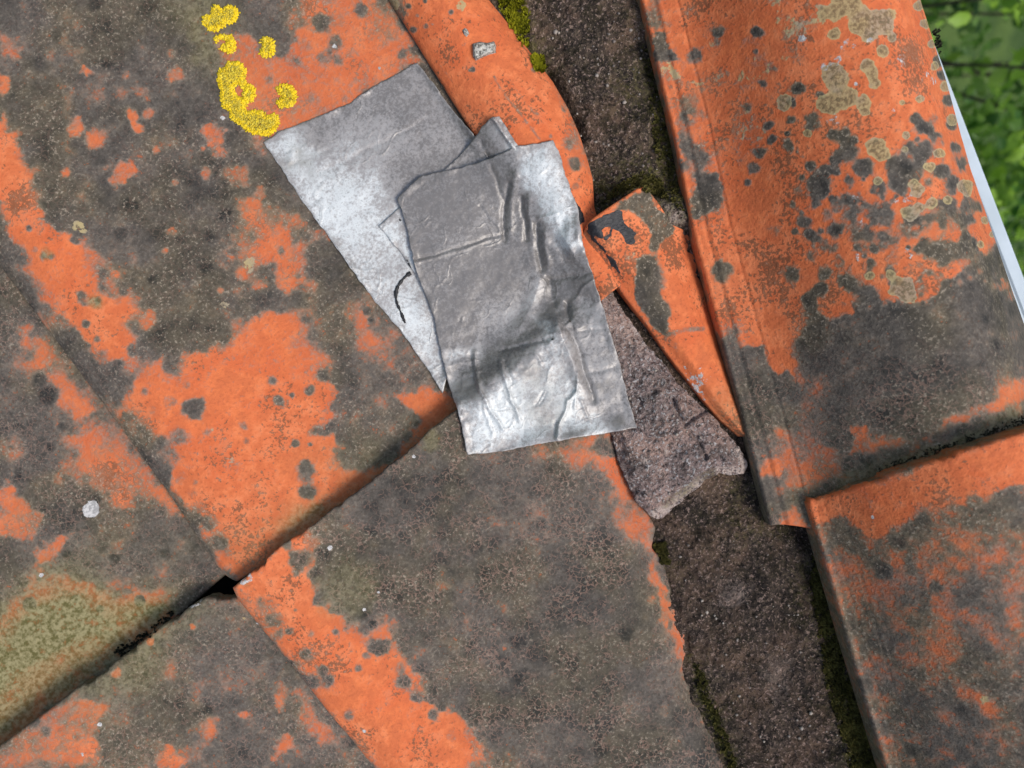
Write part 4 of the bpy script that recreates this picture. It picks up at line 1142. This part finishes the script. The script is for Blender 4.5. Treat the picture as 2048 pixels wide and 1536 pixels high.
def tar_squiggle():
    path = np.array([(823, 545), (812, 552), (803, 562), (794, 575), (791, 592), (794, 608), (801, 622), (806, 636), (811, 648)], float)
    t = np.linspace(0, len(path) - 1, 60)
    x = np.interp(t, np.arange(len(path)), path[:, 0]); y = np.interp(t, np.arange(len(path)), path[:, 1])
    k = np.ones(7) / 7
    x = np.convolve(np.pad(x, 3, mode='edge'), k, 'valid'); y = np.convolve(np.pad(y, 3, mode='edge'), k, 'valid')
    wd = 3.6 + 2.0 * fbm(t * .9, t * 0, 3) + 1.3 * fbm(t * 3.1, t * 0 + 4, 5); wd = np.clip(wd, 1.2, 7); wd[:6] *= 1.5
    dx, dy = np.gradient(x), np.gradient(y); l = np.hypot(dx, dy) + 1e-9
    nx, ny = -dy / l, dx / l
    rows = []
    for u, hz in ((-1, .2), (-.6, 2.2), (0, 3.0), (.6, 2.2), (1, .2)):
        xx, yy = x + nx * wd * u, y + ny * wd * u
        rows.append(P(xx, yy, 0) * 0 + np.stack([(xx - 1024) * (CAMD - hm(xx, yy)) / CAMD, (768 - yy) * (CAMD - hm(xx, yy)) / CAMD, hm(xx, yy) + hz + .6], -1))
    s = np.stack(rows, 1)
    o = build("tar_streak", s.reshape(-1, 3), grid_quads(60, 5), mat=TAR, parent=MP_A)
    o['label'] = "black tar squiggle"
tar_squiggle()

# ------------------------------------------------------------------ yellow lichen rosettes
def at_surface(px, py, lift=0.0):
    w = hm(px, py) + lift
    return np.stack([(px - 1024) * (CAMD - w) / CAMD, (768 - py) * (CAMD - w) / CAMD, w], -1)

zy = lambda p: zf(p, 380, 0, .1888)
ROS = [zy([(140, 190), (165, 165), (200, 185), (240, 160), (235, 90), (280, 62), (330, 90), (350, 115), (390, 70), (470, 80), (515, 130), (490, 205), (440, 250), (380, 240), (365, 280), (290, 325), (200, 320), (145, 250)]),
       zy([(262, 410), (325, 375), (380, 385), (440, 385), (480, 450), (475, 530), (430, 568), (380, 540), (320, 515), (330, 485), (385, 480), (395, 440), (350, 405), (300, 415), (275, 450)]),
       zy([(755, 415), (800, 395), (870, 430), (892, 500), (895, 570), (850, 605), (780, 605), (740, 560), (770, 520), (780, 470), (760, 450)]),
       zy([(300, 840), (320, 740), (380, 720), (400, 670), (480, 660), (550, 690), (595, 760), (575, 840), (600, 900), (660, 920), (695, 980), (665, 1070), (610, 1085), (555, 1040), (560, 990), (590, 970), (540, 900), (490, 890), (460, 940), (470, 1000), (560, 1060), (600, 1130), (575, 1170), (640, 1190), (720, 1175), (790, 1190), (800, 1240), (840, 1240), (880, 1205), (935, 1240), (940, 1300), (910, 1380), (830, 1435), (700, 1420), (600, 1380), (540, 1320), (430, 1250), (430, 1180), (345, 1130), (330, 1040), (335, 960)]),
       zy([(920, 940), (980, 895), (1060, 910), (1110, 960), (1125, 1030), (1105, 1100), (1040, 1140), (960, 1135), (915, 1090), (960, 1060), (990, 1020), (950, 990)])]
def rosette(poly, k):
    xs = [p[0] for p in poly]; ys = [p[1] for p in poly]
    area = (max(xs) - min(xs)) * (max(ys) - min(ys))
    n = int(area / 3.4)
    X = rng.uniform(min(xs), max(xs), n); Y = rng.uniform(min(ys), max(ys), n)
    d = sdf(X, Y, poly)
    ok = (d > .6) & ((d < 7) | (fbm(X / 7, Y / 7, 40 + k) > -.7))
    X, Y, d = X[ok], Y[ok], d[ok]
    B, _, _ = poly_points(poly, 50, 3.4)
    B = B + rng.normal(0, .9, B.shape)
    X = np.r_[X, B[:, 0]]; Y = np.r_[Y, B[:, 1]]; d = np.r_[d, np.zeros(len(B))]
    gx = sdf(X + 1, Y, poly) - sdf(X - 1, Y, poly); gy = sdf(X, Y + 1, poly) - sdf(X, Y - 1, poly)
    out = np.arctan2(gy, -gx)                       # outward, roof frame
    P0 = at_surface(X, Y)
    V, T, C = [], [], []
    m = 8
    th = np.arange(m) / m * 2 * math.pi
    for i in range(len(X)):
        edge = d[i] < 3
        r = rng.uniform(2.6, 4.6) * (1.0 if edge else .8)
        ang = out[i] + rng.normal(0, .45 if d[i] < 8 else 1.2)
        sq = rng.uniform(.35, .7)
        rr = r * (1 + .22 * np.sin(3 * th + rng.uniform(0, 6)) + rng.normal(0, .08, m))
        ux, uy = np.cos(th) * rr, np.sin(th) * rr * sq
        ex, ey = ux * math.cos(ang) - uy * math.sin(ang), ux * math.sin(ang) + uy * math.cos(ang)
        tl = rng.normal(.1, .25) * (1 if edge else 1.6)
        tl2 = rng.normal(0, .35)
        h = rng.uniform(1.0, 2.6) if edge else rng.uniform(1.6, 5.0)
        base = len(V)
        ring = np.stack([ex, ey, ux * tl + uy * tl2 + h], -1) + P0[i]
        low = np.stack([ex * .7, ey * .7, np.full(m, -.8)], -1) + P0[i]
        top = P0[i] + np.array([0, 0, h + (-.25 if rng.uniform() < .5 else .35) * r])
        V.extend(ring); V.extend(low); V.append(top)
        t = float(np.clip(rng.normal(.85 if d[i] < 7 else .62, .2), 0, 1))
        gsh = float(np.clip(rng.normal(.15 if d[i] < 7 else .55, .25), 0, 1))
        C.extend([(t, gsh, 0)] * m + [(0, gsh, 0)] * m + [(t * .75, gsh, 0)])
        for j in range(m):
            k2 = (j + 1) % m
            T.append((base + j, base + k2, base + 2 * m)); T.append((base + m + j, base + m + k2, base + k2)); T.append((base + m + j, base + k2, base + j))
    o = build("lichen_rosette", np.array(V), None, T, mat=YEL, parent=T1, attrs={"tint": np.array(C)})
    o['label'] = "bright yellow lichen rosette"
for k, p in enumerate(ROS): rosette(p, k)

# ------------------------------------------------------------------ crumbs
def crumb(name, poly, h, label):
    vo, f, be, dd = sheet(poly, 2.0, 2.2, edge_noise=.8, seed=9)
    x, y = vo[:, 0], vo[:, 1]
    b = hm(x, y)
    w = b + 1 + h * smooth(0, 4, dd) ** .6 + 2.0 * fbm(x / 5, y / 5, 3) * smooth(0, 3, dd)
    V, Q, T = slab(vo, f, be, w, b - 2)
    tag(build(name, V, Q, T, mat=CRUMB), label, "mortar crumb")
crumb("mortar_crumb", [(945, 88), (958, 84), (975, 86), (988, 83), (992, 92), (991, 106), (976, 110), (966, 114), (952, 121), (946, 112)], 12, "oblong pale grey mortar crumb stuck on the clean orange roll tile")
crumb("mortar_crumb", [(924, 60), (930, 56), (935, 60), (938, 68), (933, 74), (927, 68)], 6, "tiny white mortar crumb above the oblong one on the roll tile")

# ------------------------------------------------------------------ moss and grains
def tufts(name, polys, n, length, mat, label, kind="stuff", parent=None, blades=6, wid=1.6, lift=0.0):
    V, T, C = [], [], []
    for poly in polys:
        xs = [p[0] for p in poly]; ys = [p[1] for p in poly]
        X = rng.uniform(min(xs), max(xs), n * 4); Y = rng.uniform(min(ys), max(ys), n * 4)
        X = X + 5 * fbm(X / 12, Y / 12, 7); Y = Y + 5 * fbm(X / 12, Y / 12, 8)
        d = sdf(X, Y, poly)
        ok = (d > -2) & (rng.uniform(0, 1, len(X)) < np.clip(.25 + d / 10, 0, 1)) & (fbm(X / 18, Y / 18, 3) > -.55)
        X, Y = X[ok][:n], Y[ok][:n]
        P0 = at_surface(X, Y, lift)
        cl_ = .5 + .5 * fbm(X / 16, Y / 16, 6)
        for i in range(len(X)):
            L = length * rng.uniform(.5, 1.2) * (.6 + .6 * cl_[i])
            for b in range(blades):
                th = rng.uniform(0, 6.28); sp = rng.uniform(.15, .9)
                dv = np.array([math.cos(th) * sp, math.sin(th) * sp, 1.0]); dv /= np.linalg.norm(dv)
                sd = np.array([-math.sin(th), math.cos(th), 0]) * wid * rng.uniform(.6, 1.2)
                k = len(V)
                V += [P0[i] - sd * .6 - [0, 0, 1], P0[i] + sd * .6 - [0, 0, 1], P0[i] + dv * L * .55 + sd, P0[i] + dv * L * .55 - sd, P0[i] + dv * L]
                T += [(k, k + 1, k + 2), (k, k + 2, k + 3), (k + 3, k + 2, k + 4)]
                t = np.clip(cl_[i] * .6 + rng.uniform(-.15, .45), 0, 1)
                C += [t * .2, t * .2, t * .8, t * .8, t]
    C = np.array(C)
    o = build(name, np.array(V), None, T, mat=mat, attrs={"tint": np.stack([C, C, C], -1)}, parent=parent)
    if parent is None: tag(o, label, "moss", kind=kind)
    else: tag(o, label, kind=kind)
    return o
tufts("moss", [[(975, -60), (1030, -60), (1056, 20), (1060, 90), (1050, 100), (1010, 40)], [(1062, 112), (1085, 118), (1090, 145), (1075, 140)]], 900, 11, MOSSY, "bright yellow-green moss cushion at the top beside the roll tile")
tufts("moss", [[(1283, 90), (1303, 110), (1323, 200), (1342, 290), (1360, 380), (1370, 440), (1345, 420), (1325, 340), (1306, 300), (1300, 200)], [(1200, 410), (1240, 365), (1285, 345), (1320, 360), (1340, 400), (1310, 390), (1270, 375)]], 700, 7, MOSS, "thin olive moss growing on the upper mortar along the spotted ridge tile")
tufts("moss", [[(1625, 1110), (1645, 1150), (1690, 1300), (1730, 1430), (1775, 1560), (1705, 1560), (1680, 1470), (1652, 1370), (1636, 1260), (1618, 1170)]], 3000, 9, MOSS, "long green moss strip along the left edge of the lower ridge tile")
tufts("moss", [[(1308, 1090), (1330, 1085), (1338, 1125), (1322, 1128)], [(1388, 1325), (1402, 1335), (1425, 1400), (1460, 1490), (1480, 1545), (1462, 1545), (1425, 1450), (1400, 1390)]], 700, 8, MOSS, "narrow dark green moss growing along the right edge of the central tile")
tufts("moss", [[(1750, 938), (1850, 900), (1950, 866), (2060, 826), (2060, 854), (1950, 890), (1850, 922), (1765, 950)]], 1500, 1.8, MOSSK, "thin blackish moss line where the lower ridge tile laps the spotted one", blades=4)
tufts("moss", [[(228, 1306), (244, 1290), (262, 1280), (280, 1268), (300, 1255), (320, 1238), (345, 1222), (350, 1228), (330, 1248), (300, 1272), (262, 1300), (240, 1315)]], 260, 8, MOSSK, "black moss clumps wedged in the dark gap between the two left tiles", blades=5, wid=2.2)
tufts("moss", [[(1862, 62), (1876, 60), (1884, 85), (1880, 112), (1870, 95)]], 50, 8, MOSSK, "small dark moss tuft on the far edge of the spotted ridge tile", lift=-2)

def grains(name, polys, n, rmin, rmax, parent):
    V, T = [], []
    ico = [(0, 0, 1), (.89, 0, .45), (.28, .85, .45), (-.72, .53, .45), (-.72, -.53, .45), (.28, -.85, .45), (0, 0, -1)]
    tri = [(0, 1, 2), (0, 2, 3), (0, 3, 4), (0, 4, 5), (0, 5, 1), (1, 6, 2), (2, 6, 3), (3, 6, 4), (4, 6, 5), (5, 6, 1)]
    for poly in polys:
        xs = [p[0] for p in poly]; ys = [p[1] for p in poly]
        X = rng.uniform(min(xs), max(xs), n * 3); Y = rng.uniform(min(ys), max(ys), n * 3)
        ok = sdf(X, Y, poly) > 4
        X, Y = X[ok][:n], Y[ok][:n]
        P0 = at_surface(X, Y)
        for p in P0:
            r = rmin + (rmax - rmin) * rng.uniform(0, 1) ** 4
            k = len(V)
            V += [p + np.array(c) * r * rng.uniform(.7, 1.2, 3) for c in ico]
            T += [(a + k, b + k, c + k) for a, b, c in tri]
    o = build(name, np.array(V), None, T, mat=GRAIN, parent=parent)
    tag(o, "pale sand grains in the mortar", kind="stuff")
grains("sand_grains", [[(1080, 0), (1280, 0), (1370, 400), (1200, 420), (1130, 200)], [(1340, 1080), (1540, 1060), (1720, 1536), (1480, 1536)], [(1215, 600), (1440, 880), (1320, 1020), (1270, 900)]], 170, .8, 4.2, MB)
grains("pebbles", [[(1080, 0), (1270, 0), (1350, 380), (1200, 400), (1130, 200)], [(1350, 1090), (1530, 1070), (1690, 1500), (1490, 1500)]], 16, 3.5, 8.5, MB)

# ------------------------------------------------------------------ shrubs below the roof edge
LEAF = leafmat()
def shrub(centre, radii, nleaf, tints, label, seed):
    r = np.random.default_rng(seed)
    c = W([centre])[0]
    rad = np.array(radii)
    root = empty("leafy_shrub", (c[0], c[1], 0.0))
    tag(root, label, "shrub", "shrubs below the roof edge")
    # stems
    V, Q = [], []
    ends = []
    for k in range(9):
        th = r.uniform(0, 6.28); el = r.uniform(.2, 1)
        tip = c + rad * np.array([math.cos(th) * (1 - el * .6), math.sin(th) * (1 - el * .6), el * .95])
        p0 = np.array([c[0] + r.normal(0, .06), c[1] + r.normal(0, .06), -0.02])
        midp = (p0 + tip) / 2 + r.normal(0, .12, 3) + np.array([0, 0, .15])
        ts = np.linspace(0, 1, 9)
        pts = [(1 - t) ** 2 * p0 + 2 * t * (1 - t) * midp + t * t * tip for t in ts]
        ends += pts[3:]
        for i, p in enumerate(pts):
            rr = .010 * (1 - .8 * ts[i])
            b = len(V)
            for j in range(6):
                a = j / 6 * 2 * math.pi
                V.append(p + np.array([math.cos(a) * rr, math.sin(a) * rr, 0]))
            if i:
                for j in range(6):
                    Q.append((b - 6 + j, b - 6 + (j + 1) % 6, b + (j + 1) % 6, b + j))
    build("stem", np.array(V), Q, mat=BARK, parent=root, world=True)
    # leaves, gathered on twigs so that gaps stay open
    ends = np.array(ends)
    V, T, C = [], [], []
    ntw = nleaf // 12
    for k in range(ntw):
        e = r.normal(0, 1, 3); e /= np.linalg.norm(e)
        o = c + rad * e * r.uniform(.35, 1.0) ** .5
        dirv = e + r.normal(0, .5, 3) + np.array([0, 0, .25]); dirv /= np.linalg.norm(dirv)
        tw = r.uniform(0, 1)
        for i in range(12):
            p = o + dirv * (i * .014) + r.normal(0, .012, 3)
            nrm = np.array([0, 0, 1.0]) + r.normal(0, .55, 3); nrm /= np.linalg.norm(nrm)
            d = dirv * .5 + r.normal(0, .7, 3); d -= nrm * d.dot(nrm); d /= np.linalg.norm(d) + 1e-9
            s = np.cross(nrm, d)
            L = r.uniform(.018, .05); wd = L * r.uniform(.2, .42)
            q = len(V)
            V += [p, p + d * L * .35 + s * wd + nrm * L * .08, p + d * L * .75 + s * wd * .75 + nrm * L * .05, p + d * L - nrm * L * .1, p + d * L * .75 - s * wd * .75 + nrm * L * .05, p + d * L * .35 - s * wd + nrm * L * .08, p + d * L * .5]
            T += [(q, q + 1, q + 6), (q + 1, q + 2, q + 6), (q + 2, q + 3, q + 6), (q + 3, q + 4, q + 6), (q + 4, q + 5, q + 6), (q + 5, q, q + 6)]
            t = np.clip(tw * .7 + r.uniform(-.1, .4), 0, 1)
            col = np.array(tints[0]) * (1 - t) + np.array(tints[1]) * t
            C += [col] * 7
    o = build("leaves", np.array(V), None, T, mat=LEAF, parent=root, attrs={"tint": np.array(C)}, world=True)
    o['kind'] = 'stuff'
shrub((4700, 3100, -5600), (.55, .55, .6), 5200, ((0.05, 0.14, 0.02), (0.32, 0.50, 0.05)), "bright green leafy shrub in the top right corner, nearest the white board", 3)
shrub((6300, 500, -6800), (.7, .7, .75), 6000, ((0.04, 0.12, 0.02), (0.24, 0.42, 0.05)), "green leafy shrub further down the right edge of the picture", 5)
shrub((5600, 4600, -9600), (.9, .9, .9), 6500, ((0.03, 0.09, 0.02), (0.15, 0.30, 0.04)), "darker green shrub showing behind the bright one", 9)
